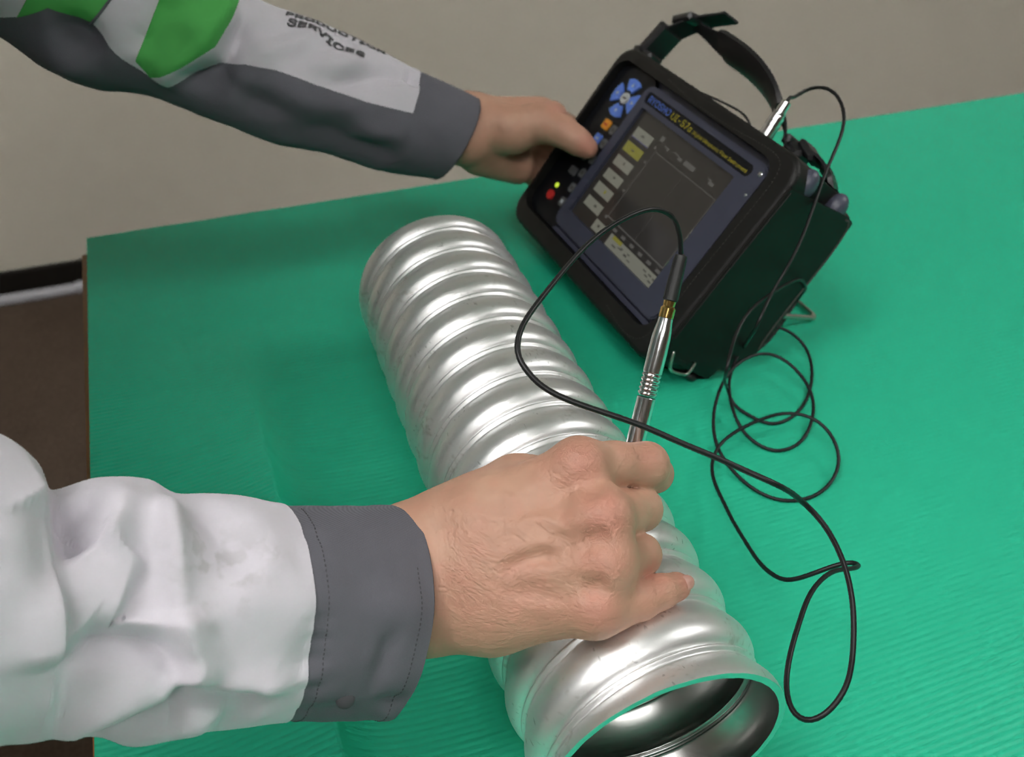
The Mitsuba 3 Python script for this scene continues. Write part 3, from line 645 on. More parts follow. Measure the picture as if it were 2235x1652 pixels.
# right hand
A = lambda *p: np.array(p, float)
def right_hand(p):
    palm = None
    def P_(a, b, ra, rb, k=.009):
        nonlocal palm
        c = cone(p, a, b, ra, rb)
        palm = c if palm is None else smin(palm, c, k)
    w1, w2 = A(*(0.0569, 0.2565, 0.1121)), A(*(0.0506, 0.2435, 0.0978))
    P_(A(*(-0.0135, 0.2464, 0.1249)), w1, .021, .0215); P_(A(*(-0.0165, 0.2374, 0.1134)), w2, .020, .0205); P_(A(*(-0.0149, 0.2422, 0.1195)), A(*(0.0536, 0.2492, 0.1055)), .023, .021)
    P_(w1, A(*(0.0814, 0.2540, 0.1272)), .0205, .0162); P_(w2, A(*(0.0745, 0.2275, 0.1036)), .0200, .0170); P_(A(*(0.0536, 0.2492, 0.1055)), A(*(0.0801, 0.2382, 0.1165)), .021, .0180)
    for a, b, ra, rb in (((0.0810, 0.2528, 0.1272), (0.1183, 0.2493, 0.1481), .0155, .0106), ((0.0797, 0.2427, 0.1231), (0.1198, 0.2282, 0.1404), .0155, .0118), ((0.0773, 0.2328, 0.1139), (0.1163, 0.2138, 0.1304), .0155, .0112), ((0.0751, 0.2263, 0.1040), (0.1089, 0.2058, 0.1182), .0155, .0112)):
        P_(A(*a), A(*b), ra, rb, .011)
    P_(A(*(0.0914, 0.2477, 0.1131)), A(*(0.1219, 0.2479, 0.1291)), .016, .012); P_(A(*(0.0862, 0.2325, 0.1031)), A(*(0.1129, 0.2247, 0.1178)), .014, .012)
    # thumb under the hand
    thumb = chain(p, [(A(*(0.0710, 0.2592, 0.1209)), .0165), (A(*(0.0996, 0.2663, 0.1252)), .0140), (A(*(0.1271, 0.2718, 0.1176)), .0108), (A(*(0.1473, 0.2686, 0.1129)), .0086)], .006)
    palm = smin(palm, thumb, .008)
    knuck = (((0.1192, 0.2468, 0.1527), .0098), ((0.1197, 0.2238, 0.1456), .0115), ((0.1168, 0.2108, 0.1342), .0103), ((0.1096, 0.2018, 0.1199), .0098))
    for c, r in knuck:
        palm = smin(palm, np.linalg.norm(p - A(*c), axis=1) - r, .007)
    fing = [
     [((0.1198, 0.2490, 0.1499), .0100), ((0.1368, 0.2511, 0.1436), .0091), ((0.1530, 0.2523, 0.1368), .0094), ((0.1644, 0.2633, 0.1171), .0082), ((0.1635, 0.2703, 0.1059), .0074)],
     [((0.1221, 0.2274, 0.1404), .0105), ((0.1348, 0.2350, 0.1308), .0093), ((0.1464, 0.2415, 0.1225), .0092), ((0.1522, 0.2521, 0.1134), .0078), ((0.1469, 0.2571, 0.1138), .0070)],
     [((0.1179, 0.2130, 0.1301), .0100), ((0.1282, 0.2181, 0.1230), .0089), ((0.1379, 0.2227, 0.1172), .0086), ((0.1376, 0.2277, 0.1142), .0074), ((0.1299, 0.2319, 0.1142), .0068)],
     [((0.1102, 0.2041, 0.1168), .0095), ((0.1201, 0.2032, 0.1160), .0083), ((0.1290, 0.2035, 0.1153), .0079), ((0.1391, 0.2056, 0.1132), .0068), ((0.1482, 0.2080, 0.1100), .0060)]]
    out = None
    for fg in fing:
        d = smin(palm, chain(p, [(A(*a), r) for a, r in fg], .003), .0065)
        out = d if out is None else smin(out, d, .0012)
    return out
RH_LO, RH_HI = np.array([-.035, .150, .040]), np.array([.205, .315, .190])
v, f = surface(right_hand, RH_LO, RH_HI, .00125)
v, f = relax(v, f, 5)
# veins, tendons and hollows between the knuckles, on the back of the hand
n_ = vnormals(v, f)
HN = np.cross(A(*(0.1168, 0.2420, 0.1580)) - A(*(0.0507, 0.2360, 0.1223)), A(*(0.1074, 0.1979, 0.1258)) - A(*(0.0507, 0.2360, 0.1223))); HN /= np.linalg.norm(HN)
if HN[2] < 0: HN = -HN
facing = np.clip(n_ @ HN, 0, 1) ** .5 * (n_ @ HN > 0)
def flat(q): return q - np.outer(q @ HN, HN)
vf = flat(v)
def rise(pts, amp, sig):
    q = smooth_path(flat(np.array(pts, float)), 80) if len(pts) > 2 else np.linspace(*flat(np.array(pts, float)), 80)
    w = np.sin(np.clip(np.minimum(np.arange(80), np.arange(79, -1, -1)) / 26, 0, 1) * np.pi / 2) ** 2
    dist, j = cKDTree(q).query(vf)
    return amp * w[j] * np.exp(-(dist / sig) ** 2)
disp = np.zeros(len(v))
for pts, amp, sig in (
    ([(0.1152, 0.2418, 0.1571), (0.1012, 0.2438, 0.1490), (0.0827, 0.2459, 0.1405)], .0010, .0045),
    ([(0.1145, 0.2198, 0.1506), (0.1018, 0.2250, 0.1450), (0.0820, 0.2326, 0.1361)], .0013, .0042),
    ([(0.1120, 0.2075, 0.1387), (0.0997, 0.2137, 0.1343), (0.0807, 0.2232, 0.1280)], .0011, .0040),
    ([(0.1045, 0.1991, 0.1261), (0.0935, 0.2064, 0.1235), (0.0787, 0.2173, 0.1204)], .0010, .0040),
    ([(0.0763, 0.2253, 0.1285), (0.0817, 0.2263, 0.1335), (0.0871, 0.2256, 0.1365), (0.0954, 0.2232, 0.1387), (0.1031, 0.2167, 0.1392)], .0012, .0034),
    ([(0.0823, 0.2344, 0.1367), (0.0924, 0.2341, 0.1420), (0.0983, 0.2311, 0.1443), (0.1031, 0.2243, 0.1432)], .0010, .0028),
    ([(0.0783, 0.2226, 0.1247), (0.0828, 0.2237, 0.1294), (0.0882, 0.2231, 0.1324), (0.0945, 0.2204, 0.1352), (0.1023, 0.2144, 0.1363)], -.0016, .0036),
    ([(0.0749, 0.2209, 0.1213), (0.0882, 0.2123, 0.1234), (0.0990, 0.2047, 0.1254), (0.1051, 0.2031, 0.1293)], -.0013, .0042),
    ([(0.0907, 0.2305, 0.1405), (0.0973, 0.2278, 0.1416), (0.1037, 0.2196, 0.1396)], -.0007, .0028),
    ([(0.1118, 0.2341, 0.1517), (0.1197, 0.2324, 0.1530), (0.1290, 0.2368, 0.1477)], -.0022, .0046),
    ([(0.1067, 0.2188, 0.1415), (0.1133, 0.2157, 0.1423), (0.1239, 0.2191, 0.1380)], -.0022, .0042),
    ([(0.1021, 0.2060, 0.1298), (0.1088, 0.2032, 0.1309), (0.1188, 0.2056, 0.1267)], -.0021, .0040),
    ([(0.0704, 0.2483, 0.1397), (0.0698, 0.2359, 0.1316), (0.0670, 0.2246, 0.1207), (0.0620, 0.2186, 0.1071)], -.0004, .0050)):
    disp += rise(pts, amp, sig)
for pts, sig in (([(0.1475, 0.2501, 0.1470), (0.1463, 0.2457, 0.1446), (0.1458, 0.2458, 0.1382)], .0007), ([(0.1508, 0.2504, 0.1471), (0.1503, 0.2460, 0.1435), (0.1488, 0.2448, 0.1368)], .0008), ([(0.1430, 0.2501, 0.1498), (0.1416, 0.2451, 0.1467), (0.1407, 0.2441, 0.1388)], .0006),
                 ([(0.1238, 0.1978, 0.1183), (0.1267, 0.1968, 0.1184), (0.1301, 0.1980, 0.1211), (0.1302, 0.2012, 0.1233)], .0007), ([(0.1325, 0.1984, 0.1195), (0.1343, 0.1995, 0.1215), (0.1348, 0.2033, 0.1229)], .0006), ([(0.1275, 0.1966, 0.1138), (0.1300, 0.1969, 0.1168), (0.1317, 0.1973, 0.1179)], .0006)):
    disp += -.00050 * np.exp(-(seg_dist(v, np.array(pts)) / sig) ** 2)
v = v + n_ * (disp * np.clip(facing + .15, 0, 1))[:, None]
def skin_colour(v, reds, seed=3, tone=(.435, .238, .165)):
    """skin: base tone with blotches, redder over the knuckles and finger ends"""
    base = np.array(tone); red = np.array([.45, .195, .145]); pale = np.array([.50, .305, .215])
    q = meshkit.fbm(v * 75, 3, seed)[:, None]
    r2 = meshkit.fbm(v * 190 + 9, 3, seed + 5)[:, None]
    c = base + (pale - base) * np.clip((q - .45) * 3, 0, 1) * .7
    w = np.zeros((len(v), 1))
    for cpt, sg_, k in reds:
        w = np.maximum(w, k * np.exp(-(np.linalg.norm(v - np.array(cpt), axis=1) / sg_) ** 2)[:, None])
    c = c + (red - c) * np.clip(w + (r2 - .52) * 1.4 * .5, 0, .85)
    return np.clip(c * (1 + (r2 - .5) * .12), 0, 1)
col_r = skin_colour(v, [((0.1160, 0.2424, 0.1613), .010, .7), ((0.1173, 0.2178, 0.1527), .011, .8), ((0.1135, 0.2052, 0.1414), .010, .6), ((0.1069, 0.1959, 0.1266), .009, .8), ((0.1500, 0.2063, 0.1122), .010, .9), ((0.1324, 0.2096, 0.1181), .010, .8), ((0.1507, 0.2477, 0.1456), .010, .4), ((0.0867, 0.2187, 0.1253), .014, .45), ((0.0659, 0.2298, 0.1262), .016, .35)])
rh = (v, f)
# left hand on the detector
def left_hand(p):
    L = lambda u, v, d: ip(u, v, d)
    palm = None
    def P_(a, b, ra, rb, k=.010):
        nonlocal palm
        c = cone(p, np.asarray(a, float), np.asarray(b, float), ra, rb)
        palm = c if palm is None else smin(palm, c, k)
    w1, w2 = A(*(0.2069, 0.6729, 0.1035)), A(*(0.1975, 0.6601, 0.0960))
    P_(A(*(0.1005, 0.6780, 0.1408)), w1, .019, .0185); P_(A(*(0.0954, 0.6727, 0.1342)), w2, .019, .0180)
    P_(w1, L(-38, 66, 72), .0180, .0120); P_(w2, L(-37, 28, 78), .0175, .0125); P_(w1, L(-41, 50, 70), .016, .0115); P_(w2, L(-40, 40, 72), .016, .0115)
    P_(w1, A(*(0.2341, 0.6506, 0.1003)), .0185, .0165, .008)
    P_(A(*(0.2109, 0.6653, 0.0760)), A(*(0.2459, 0.6712, 0.0580)), .0145, .0130)
    th = chain(p, [(A(*(0.2313, 0.6535, 0.1024)), .0165), (A(*(0.2540, 0.6454, 0.1073)), .0140), (A(*(0.2672, 0.6285, 0.1053)), .0108), (A(*(0.2749, 0.6190, 0.1009)), .0092), (A(*(0.2814, 0.6139, 0.0966)), .0076)], .005)
    palm = smin(palm, th, .006)
    palm = smin(palm, np.linalg.norm(p - A(*(0.2679, 0.6564, 0.1052)), axis=1) - .0125, .007)
    out = None
    for fg in ([(-35, 68, 66), (-21.5, 72, 28), (-20, 70, 2), (-11, 68, -11)], [(-39, 51, 68), (-21, 53, 26), (-19.5, 52, -2), (-9, 50, -12)], [(-39, 37, 70), (-20.5, 37, 28), (-19, 36, 2), (-10, 34, -10)], [(-36, 25, 72), (-24, 19, 42), (-19, 18, 18), (-18, 17, 4)]):
        d = smin(palm, chain(p, list(zip([L(*q) for q in fg], (.0100, .0086, .0078, .0068))), .003), .006)
        out = d if out is None else smin(out, d, .0012)
    return out
v, f = surface(left_hand, (.055, .575, .020), (.400, .735, .175), .0024)
v, f = relax(v, f, 4)
col_l = skin_colour(v, [((0.2636, 0.6463, 0.1123), .012, .8), ((0.2784, 0.6091, 0.0996), .012, .9), ((0.2651, 0.6198, 0.1142), .010, .3)], 11)
lh = (v, f)
# the rest of the body (shoulders, torso, head, legs) stands out of the picture on the left
RE, LE = A(-.175, .232, .205), A(-.030, .700, .185)
RS, LS = A(-.215, .345, .465), A(-.130, .770, .475)
NECK = A(-.135, .520, .545); HEADC = A(-.065, .420, .645); PEL = A(-.52, .545, .15)
def torso(p, g=0.0):
    d = None
    def P_(a, b, ra, rb, k=.05):
        nonlocal d
        c = cone(p, A(*a), A(*b), ra + g, rb + g)
        d = c if d is None else smin(d, c, k)
    P_((-.225, .455, .425), (-.46, .48, .18), .112, .118); P_((-.195, .655, .43), (-.45, .61, .18), .112, .118)
    P_((-.205, .55, .45), (-.46, .545, .18), .118, .125)
    P_(RS, (-.195, .55, .50), .066, .078); P_(LS, (-.17, .56, .50), .066, .078)
    return d
def arms(p, g=0.0):
    d = None
    def P_(a, b, ra, rb, k=.015):
        nonlocal d
        c = cone(p, A(*a), A(*b), ra + g, rb + g)
        d = c if d is None else smin(d, c, k)
    P_(RS, RE, .036, .022); P_(RE, (-0.0148, 0.2409, 0.1211), .022, .022)
    P_(LS, LE, .036, .024); P_(LE, (0.0934, 0.6763, 0.1406), .026, .022)
    return d
def body(p):
    d = smin(torso(p, -.012), arms(p, -.004), .03)
    d = smin(d, cone(p, NECK - A(.03, -.02, .06), HEADC, .056, .055), .03)
    h = (p - HEADC) * np.array([1 / .092, 1 / .075, 1 / .115])
    d = smin(d, (np.linalg.norm(h, axis=1) - 1) * .085, .03)
    d = smin(d, np.linalg.norm(p - (HEADC + A(.070, 0, -.085)), axis=1) - .030, .04)             # chin
    d = smin(d, cone(p, HEADC + A(.088, 0, .012), HEADC + A(.108, 0, -.022), .009, .014), .012)   # nose
    for s in (-1, 1):
        d = smin(d, cone(p, HEADC + A(-.005, s * .078, .02), HEADC + A(.0, s * .078, -.02), .012, .008), .008)
        d = -smin(-d, np.linalg.norm(p - (HEADC + A(.094, s * .030, .012)), axis=1) - .012, .01)
    return d
v, f = surface(body, (-.72, .17, .02), (.14, .86, .80), .009)
v, f = relax(v, f, 6)
col_b = skin_colour(v, [], 21)
bm = cat_(rh, lh, (v, f))
add(PE + '__body', bm, 'mat_skin', True, 'bare hands and wrists', color=np.vstack([col_r, col_l, col_b]))
hair = surface(lambda p: np.maximum((np.linalg.norm((p - HEADC - A(-.012, 0, .012)) * np.array([1 / .098, 1 / .083, 1 / .118]), axis=1) - 1) * .09, (p - HEADC) @ A(.75, 0, -.66) - .012), HEADC - .14, HEADC + .15, .009)
add(PE + '__hair', relax(*hair, 3), 'mat_hair', True)
for s_ in (-1, 1):
    add(PE + '__eye', m3.Manifold.sphere(.0115, 24).translate(tuple(HEADC + A(.0745, s_ * .030, .012))), 'mat_eye_white', True)
    add(PE + ('__eye' if s_ < 0 else '__eye_001') + '__iris', m3.Manifold.sphere(.0052, 20).scale((.5, 1, 1)).translate(tuple(HEADC + A(.0847, s_ * .0295, .0105))), 'mat_hair', True)
    add(PE + '__eyebrow', tube(smooth_path([HEADC + A(.0865, s_ * .014, .030), HEADC + A(.0875, s_ * .030, .034), HEADC + A(.080, s_ * .046, .030)], 12), .0030, 8), 'mat_hair', True)
add(PE + '__lips', tube(smooth_path([HEADC + A(.078, -.024, -.062), HEADC + A(.093, -.008, -.058), HEADC + A(.093, .008, -.058), HEADC + A(.078, .024, -.062)], 16), np.r_[.0015, np.full(14, .0045), .0015], 10), 'mat_nail', True)
# finger nail of the little finger
nt = A(*(0.1500, 0.2039, 0.1134))
NM = along(A(*(0.1416, 0.2031, 0.1145)), A(*(0.1486, 0.2048, 0.1131)))
nl = m3.Manifold.sphere(1.0, 24).scale((.0032, .0012, .0044))
v_, f_ = off(nl)
zx = NM[:3, 2]; out_n = A(*(0.1153, 0.1593, 0.1795)) - A(*(0.1482, 0.2080, 0.1100)); out_n = out_n - zx * (out_n @ zx); out_n /= np.linalg.norm(out_n); sd = np.cross(out_n, zx)
NR = np.eye(4); NR[:3, 0], NR[:3, 1], NR[:3, 2], NR[:3, 3] = sd, out_n, zx, A(*(0.1482, 0.2080, 0.1100)) + out_n * .0046 + zx * .0018
add(PE + '__fingernail', xf((v_, f_), NR), 'mat_nail', True)

# sleeves: a swept section with radii read along the arm, folds as ridges and valleys on its surface
class Sleeve:
    def __init__(self, st, more, depth, seed):
        T_ = np.array([a for a, b in st], float); B_ = np.array([b for a, b in st], float)
        C = (T_ + B_) / 2; W = (T_ - B_) / 2
        rw = np.linalg.norm(W, axis=1)
        t = np.gradient(C, axis=0); t /= np.linalg.norm(t, axis=1, keepdims=True)
        Dv = np.cross(t, W); Dv /= np.linalg.norm(Dv, axis=1, keepdims=True)
        Dv *= np.sign(Dv @ np.array([-.2, -.6, .75]))[:, None]
        rd = rw * depth
        if more:
            for c_, r_ in more:
                C = np.vstack([C, c_]); W = np.vstack([W, W[-1] / np.linalg.norm(W[-1]) * r_]); Dv = np.vstack([Dv, Dv[-1]]); rd = np.r_[rd, r_]
        i = np.arange(len(C))
        self.n = len(C) - 1
        self.C, self.W, self.D, self.rd = (PchipInterpolator(i, x) for x in (C, W, Dv, rd))
        self.folds, self.seed = [], seed
    def base(self, s, t):
        C, W, Dv, rd = self.C(s), self.W(s), self.D(s), self.rd(s)[..., None]
        a = np.pi * np.asarray(t)[..., None]
        return C + np.cos(a) * W + np.sin(a) * Dv * rd, C
    def fold(self, pts, amp, sig):
        p = np.array(pts, float)
        k = np.linspace(0, len(p) - 1, 60 * len(p))
        i_ = np.arange(len(p)); s, t = (PchipInterpolator(i_, p[:, c])(k) if len(p) > 2 else np.interp(k, i_, p[:, c]) for c in (0, 1))
        w = np.sin(np.clip(np.minimum(k, len(p) - 1 - k) * 1.1, 0, 1) * np.pi / 2) ** 2 * .95 + .05 if len(p) > 2 else np.ones(len(k))
        self.folds.append((self.base(s, t)[0], amp * w, sig))
    def __call__(self, s, t, lift=0.0):
        P_, C = self.base(s, t)
        nrm = P_ - C; nrm /= np.linalg.norm(nrm, axis=-1, keepdims=True)
        d = (meshkit.fbm(P_ * 38, 3, self.seed) - .5) * .0030 + lift
        for q, a, sig in self.folds:
            dist, j = cKDTree(q).query(P_, distance_upper_bound=3 * sig)
            ok = np.isfinite(dist)
            d[ok] += a[j[ok]] * np.exp(-(dist[ok] / sig) ** 2)
        return P_ + nrm * d[:, None]

def region(poly, ds, dt):
    """triangulated (s, t) points of a polygon, cut on a grid"""
    x0, y0, x1, y1 = poly.bounds
    xs = np.linspace(x0, x1, max(2, int(math.ceil((x1 - x0) / ds)) + 1)); ys = np.linspace(y0, y1, max(2, int(math.ceil((y1 - y0) / dt)) + 1))
    X, Y = np.meshgrid(xs, ys, indexing='ij')
    a = np.stack([X[:-1, :-1].ravel(), Y[:-1, :-1].ravel(), X[1:, 1:].ravel(), Y[1:, 1:].ravel()], 1)
    cells = shapely.box(a[:, 0], a[:, 1], a[:, 2], a[:, 3])
    shapely.prepare(poly)
    ins = shapely.contains_properly(poly, cells) | shapely.covers(poly, cells)
    hit = shapely.intersects(poly, cells) & ~ins
    v, f, n = [], [], 0
    q = a[ins]
    c = np.stack([q[:, [0, 1]], q[:, [2, 1]], q[:, [2, 3]], q[:, [0, 3]]], 1).reshape(-1, 2)
    v.append(c); k = np.arange(len(q)) * 4
    f.append(np.vstack([np.stack([k, k + 1, k + 2], 1), np.stack([k, k + 2, k + 3], 1)])); n = len(c)
    for g in shapely.intersection(poly, cells[hit]):
        for h in getattr(g, 'geoms', [g]):
            if h.geom_type != 'Polygon' or h.area < 1e-9: continue
            r = np.array(shapely.geometry.polygon.orient(h).exterior.coords)[:-1]
            v.append(r); f.append(np.stack([np.full(len(r) - 2, n), n + np.arange(1, len(r) - 1), n + np.arange(2, len(r))], 1)); n += len(r)
    v, f = np.vstack(v), np.vstack(f)
    u, inv = np.unique(np.round(v, 5), axis=0, return_inverse=True)
    f = inv.ravel()[f]
    return u, f[(f[:, 0] != f[:, 1]) & (f[:, 1] != f[:, 2]) & (f[:, 0] != f[:, 2])]
def cloth(key, sl, poly, m, ds=.05, dt=.012, lift=0.0, label=None, periodic=True):
    u, f = region(poly, ds, dt)
    p = sl(u[:, 0], u[:, 1], lift)
    if periodic:            # weld the seam at t = -1 and t = 1
        q, inv = np.unique(np.round(p, 5), axis=0, return_inverse=True)
        p, f = q, inv.ravel()[f]
    n = vnormals(p, f)
    return add(PE + '__' + key, (p, f), m, True, label)
def cuff_hem(sl, s_end, t_in, key, m):
    """the turned-in hem at the sleeve opening"""
    tt = np.linspace(-1, 1, 181)[:-1]
    rows = []
    for k, (ds, l) in enumerate(((0, 0), (-.012, -.0008), (-.010, -.002), (.02, -.0026), (.30, -.0032))):
        rows.append(sl(np.full(180, s_end + ds), tt, l))
    return grid_tube(np.stack(rows, 0), False)

JK = 'jacket'
def jacket_body(p):
    d = smin(torso(p, .004), cone(p, RS, RS * .35 + RE * .65, .074, .062), .03)
    d = smin(d, cone(p, LS, LS * .45 + LE * .55, .074, .058), .03)
    d = smin(d, cone(p, NECK - A(.05, -.02, .07), NECK + A(.004, -.006, .008), .082, .066), .03)   # collar
    return d + (meshkit.fbm(p * 16, 3, 4) - .5) * .03
jt = surface(jacket_body, (-.74, .16, .02), (.02, .96, .68), .010)
add(PE + '__' + JK, relax(*jt, 4), 'mat_white_cloth', True, 'white work jacket with grey and green panels')
R_ = Sleeve([((0.0501, 0.2657, 0.1323),(0.0194, 0.2196, 0.0670)),((0.0031, 0.2624, 0.1531),(-0.0163, 0.2148, 0.0908)),((-0.0139, 0.2632, 0.1611),(-0.0331, 0.2143, 0.0975)),((-0.0307, 0.2637, 0.1673),(-0.0491, 0.2154, 0.1046)),((-0.0412, 0.2664, 0.1771),(-0.0619, 0.2152, 0.1101)),((-0.0552, 0.2654, 0.1828),(-0.0743, 0.2139, 0.1161)),((-0.0699, 0.2624, 0.1857),(-0.0877, 0.2131, 0.1222)),((-0.0735, 0.2676, 0.1965),(-0.0938, 0.2123, 0.1251)),((-0.0806, 0.2704, 0.2062),(-0.1021, 0.2113, 0.1299)),((-0.0903, 0.2672, 0.2174),(-0.1123, 0.2066, 0.1391)),((-0.1137, 0.2676, 0.2239),(-0.1380, 0.2044, 0.1418))], [(RE, .060), (RE * .55 + RS * .45, .064), (RS * .92 + RE * .08, .075)], .82, 5)
F = R_.fold
# (where along the arm, how far round) of the folds
F([(6.547, 0.133), (6.744, 0.268), (6.924, 0.403), (7.207, 0.531), (7.619, 0.609)], .007, .011)
F([(7.837, 0.25), (7.329, 0.284), (7.217, 0.362), (7.567, 0.515)], -.010, .0085)
F([(5.971, 0.071), (5.831, 0.185), (5.654, 0.254), (5.439, 0.303)], -.012, .0085)
F([(4.649, 0.061), (4.739, 0.197), (5.081, 0.265), (5.316, 0.296)], .0075, .010)
F([(4.314, 0.117), (4.329, 0.236), (4.446, 0.306), (4.614, 0.341)], -.0045, .0075)
F([(3.966, 0.12), (3.746, 0.24), (3.571, 0.341), (3.396, 0.451), (3.101, 0.578), (2.918, 0.649)], .0085, .0075)
F([(3.681, 0.119), (2.811, 0.163), (1.893, 0.202), (1.14, 0.268)], .0035, .016)
F([(2.998, 0.058), (2.626, 0.198), (2.251, 0.278), (1.773, 0.364)], -.0055, .0070)
F([(4.814, 0.373), (4.344, 0.4), (3.958, 0.45), (3.978, 0.492)], -.006, .015)
F([(6.034, 0.493), (5.381, 0.53), (4.726, 0.55), (4.084, 0.569), (3.491, 0.616), (2.916, 0.668), (2.171, 0.69), (0.97, 0.699)], -.0095, .0066)
F([(3.733, 0.589), (3.231, 0.628), (2.641, 0.651), (1.8, 0.657), (1.043, 0.662)], .0075, .0062)
F([(5.786, 0.913), (5.399, 0.811), (4.909, 0.739), (4.049, 0.684), (3.246, 0.663)], .006, .0095)
F([(5.589, 0.953), (5.201, 0.851), (4.626, 0.79), (3.806, 0.738), (2.911, 0.711)], -.0075, .0075)
F([(5.096, 1.019), (4.006, 0.904), (2.898, 0.801), (1.975, 0.741)], .0050, .0100)
F([(2.611, 0.884), (2.156, 0.79), (1.595, 0.746)], -.0045, .0065)
F([(3.306, 0.429), (2.498, 0.422), (1.48, 0.418), (0.718, 0.418)], .0022, .0080)
F([(0.675, 0.418), (0.218, 0.428), (0.0, 0.415)], .0026, .0090)
F([(1.418, 0.48), (1.065, 0.576), (1.138, 0.665)], -.0035, .0085)
F([(1.14, 0.268), (1.503, 0.307), (1.868, 0.357)], .0018, .006)
F([(0.255, 0.439), (0.31, 0.567), (0.35, 0.707)], -.0024, .0042)
F([(0.343, 0.732), (0.135, 0.728), (0.0, 0.673)], -.0028, .0042)
F([(0.26, 0.774), (0.055, 0.826), (0.0, 0.874)], .0020, .005)
F([(0.825, 0.756), (0.54, 0.782), (0.363, 0.744)], -.0018, .0045)
for y_ in (1180, 1320, 1352, 1384, 1440, 1500): F([(0.823, 0.265)[0:2] if False else (1.02, .5 + (y_ - 1340) / 560), (.84, .5 + (y_ - 1340) / 560)], -.0009, .0028)
cloth(JK + '__sleeve', R_, sg.box(1.0, -1, R_.n, 1), 'mat_white_cloth', .030, .010, lift=.0009, label='white right sleeve bunched in folds')
cloth(JK + '__cuff', R_, sg.box(0, -1, 1.06, 1), 'mat_grey_cloth', .016, .010, lift=.0002, label='grey cuff with stitched seams')
ck = PE + '__' + JK + '__cuff'
add(ck, cuff_hem(R_, 0, 1, 'hem', 'mat_grey_cloth'), 'mat_grey_cloth', True, 'inside of the grey cuff')
def thread(sl, a, b, n, lift, r=.00022):
    k = np.linspace(0, 1, 2 * n)
    s = a[0] + (b[0] - a[0]) * k; t = a[1] + (b[1] - a[1]) * k
    p = sl(s, t, lift)
    return cat_(*[tube(p[i:i + 2], r, 5) for i in range(0, 2 * n - 1, 2)])
add(PE + '__' + JK + '__cuff_stitching', cat_(thread(R_, (.83, .04), (.83, .96), 62, .0003), thread(R_, (.10, .30), (.10, .96), 46, .0003)), 'mat_thread', False, 'rows of dark stitching on the cuff', kind='stuff')
bt = R_(np.array([.53]), np.array([(0.345, 0.721)[1]]), .0002)[0]
add(PE + '__' + JK + '__button', m3.Manifold.sphere(1.0, 20).scale((.0036, .0036, .0016)).rotate((60, 0, 0)).translate(tuple(bt)), 'mat_thread', True, 'dark cuff button')

L_ = Sleeve([((0.2103, 0.6746, 0.1226),(0.1681, 0.6460, 0.0724)),((0.1666, 0.6800, 0.1469),(0.1260, 0.6434, 0.0882)),((0.1388, 0.6874, 0.1626),(0.0911, 0.6518, 0.1023)),((0.1023, 0.6974, 0.1825),(0.0535, 0.6562, 0.1153)),((0.0690, 0.7014, 0.1969),(0.0131, 0.6670, 0.1345)),((0.0495, 0.7032, 0.2113),(-0.0215, 0.6763, 0.1512)),((0.0272, 0.7147, 0.2340),(-0.0596, 0.6813, 0.1600)),((-0.0051, 0.7277, 0.2591),(-0.0841, 0.6838, 0.1763)),((-0.0406, 0.7370, 0.2865),(-0.1050, 0.6843, 0.1996)),((-0.0857, 0.7362, 0.3141),(-0.1291, 0.6779, 0.2296))], [(LE * .45 + LS * .55, .072), (LS * .9 + LE * .1, .080)], .88, 9)
F = L_.fold
F([(4.854, 0.789), (4.544, 0.676), (4.303, 0.545), (4.301, 0.415), (4.575, 0.195)], -.017, .0090)
F([(5.244, 0.804), (4.899, 0.676), (4.71, 0.541), (4.764, 0.388), (5.032, 0.196)], .011, .012)
F([(5.606, 0.688), (5.66, 0.57), (5.712, 0.463), (5.831, 0.364)], -.007, .010)
F([(5.545, 0.395), (5.158, 0.465), (5.039, 0.58)], .005, .010)
F([(4.188, 0.316), (3.797, 0.341), (3.482, 0.323), (3.205, 0.266)], -.005, .0085)
F([(3.988, 0.483), (3.59, 0.425), (3.209, 0.337), (2.777, 0.167)], .004, .010)
F([(3.689, 0.52), (3.187, 0.419), (2.68, 0.283), (2.172, 0.198)], -.0035, .0085)
F([(3.101, 0.484), (2.55, 0.396), (2.012, 0.283)], .006, .009)
F([(2.622, 0.534), (2.174, 0.43), (1.647, 0.316), (1.17, 0.262)], -.006, .0065)
F([(1.227, 0.328), (1.146, 0.242), (1.161, 0.137)], -.009, .0055)
F([(3.542, 0.624), (2.854, 0.613), (2.14, 0.585), (1.125, 0.552)], .006, .011)
F([(4.085, 0.684), (3.441, 0.711), (2.824, 0.713)], -.006, .010)
F([(3.038, 0.851), (2.275, 0.766), (1.359, 0.784), (0.875, 0.833)], -.007, .011)
F([(2.217, 0.842), (1.557, 0.678), (0.783, 0.628)], .006, .009)
F([(7.445, 0.9), (6.585, 0.81), (5.698, 0.807)], .008, .012)
F([(7.447, 0.756), (6.659, 0.69), (5.993, 0.694)], -.012, .011)
F([(3.916, 0.578), (4.157, 0.695), (4.42, 0.815)], -.006, .010)
n_l = L_.n
polyG = sg.Polygon([(0.808, 0.481), (1.859, 0.526), (2.813, 0.535), (3.441, 0.527), (3.936, 0.544), (4.337, 0.597), (4.596, 0.695), (4.877, 0.773), (5.253, 0.748), (6.286, 0.649), (6.635, 0.63), (7.506, 0.68), (7.951, 0.796), (8.478, 0.914), (n_l, .86), (n_l, 1.45), (1.0, 1.45)])
cuffL = sg.box(0, -1, 1.05, 1)
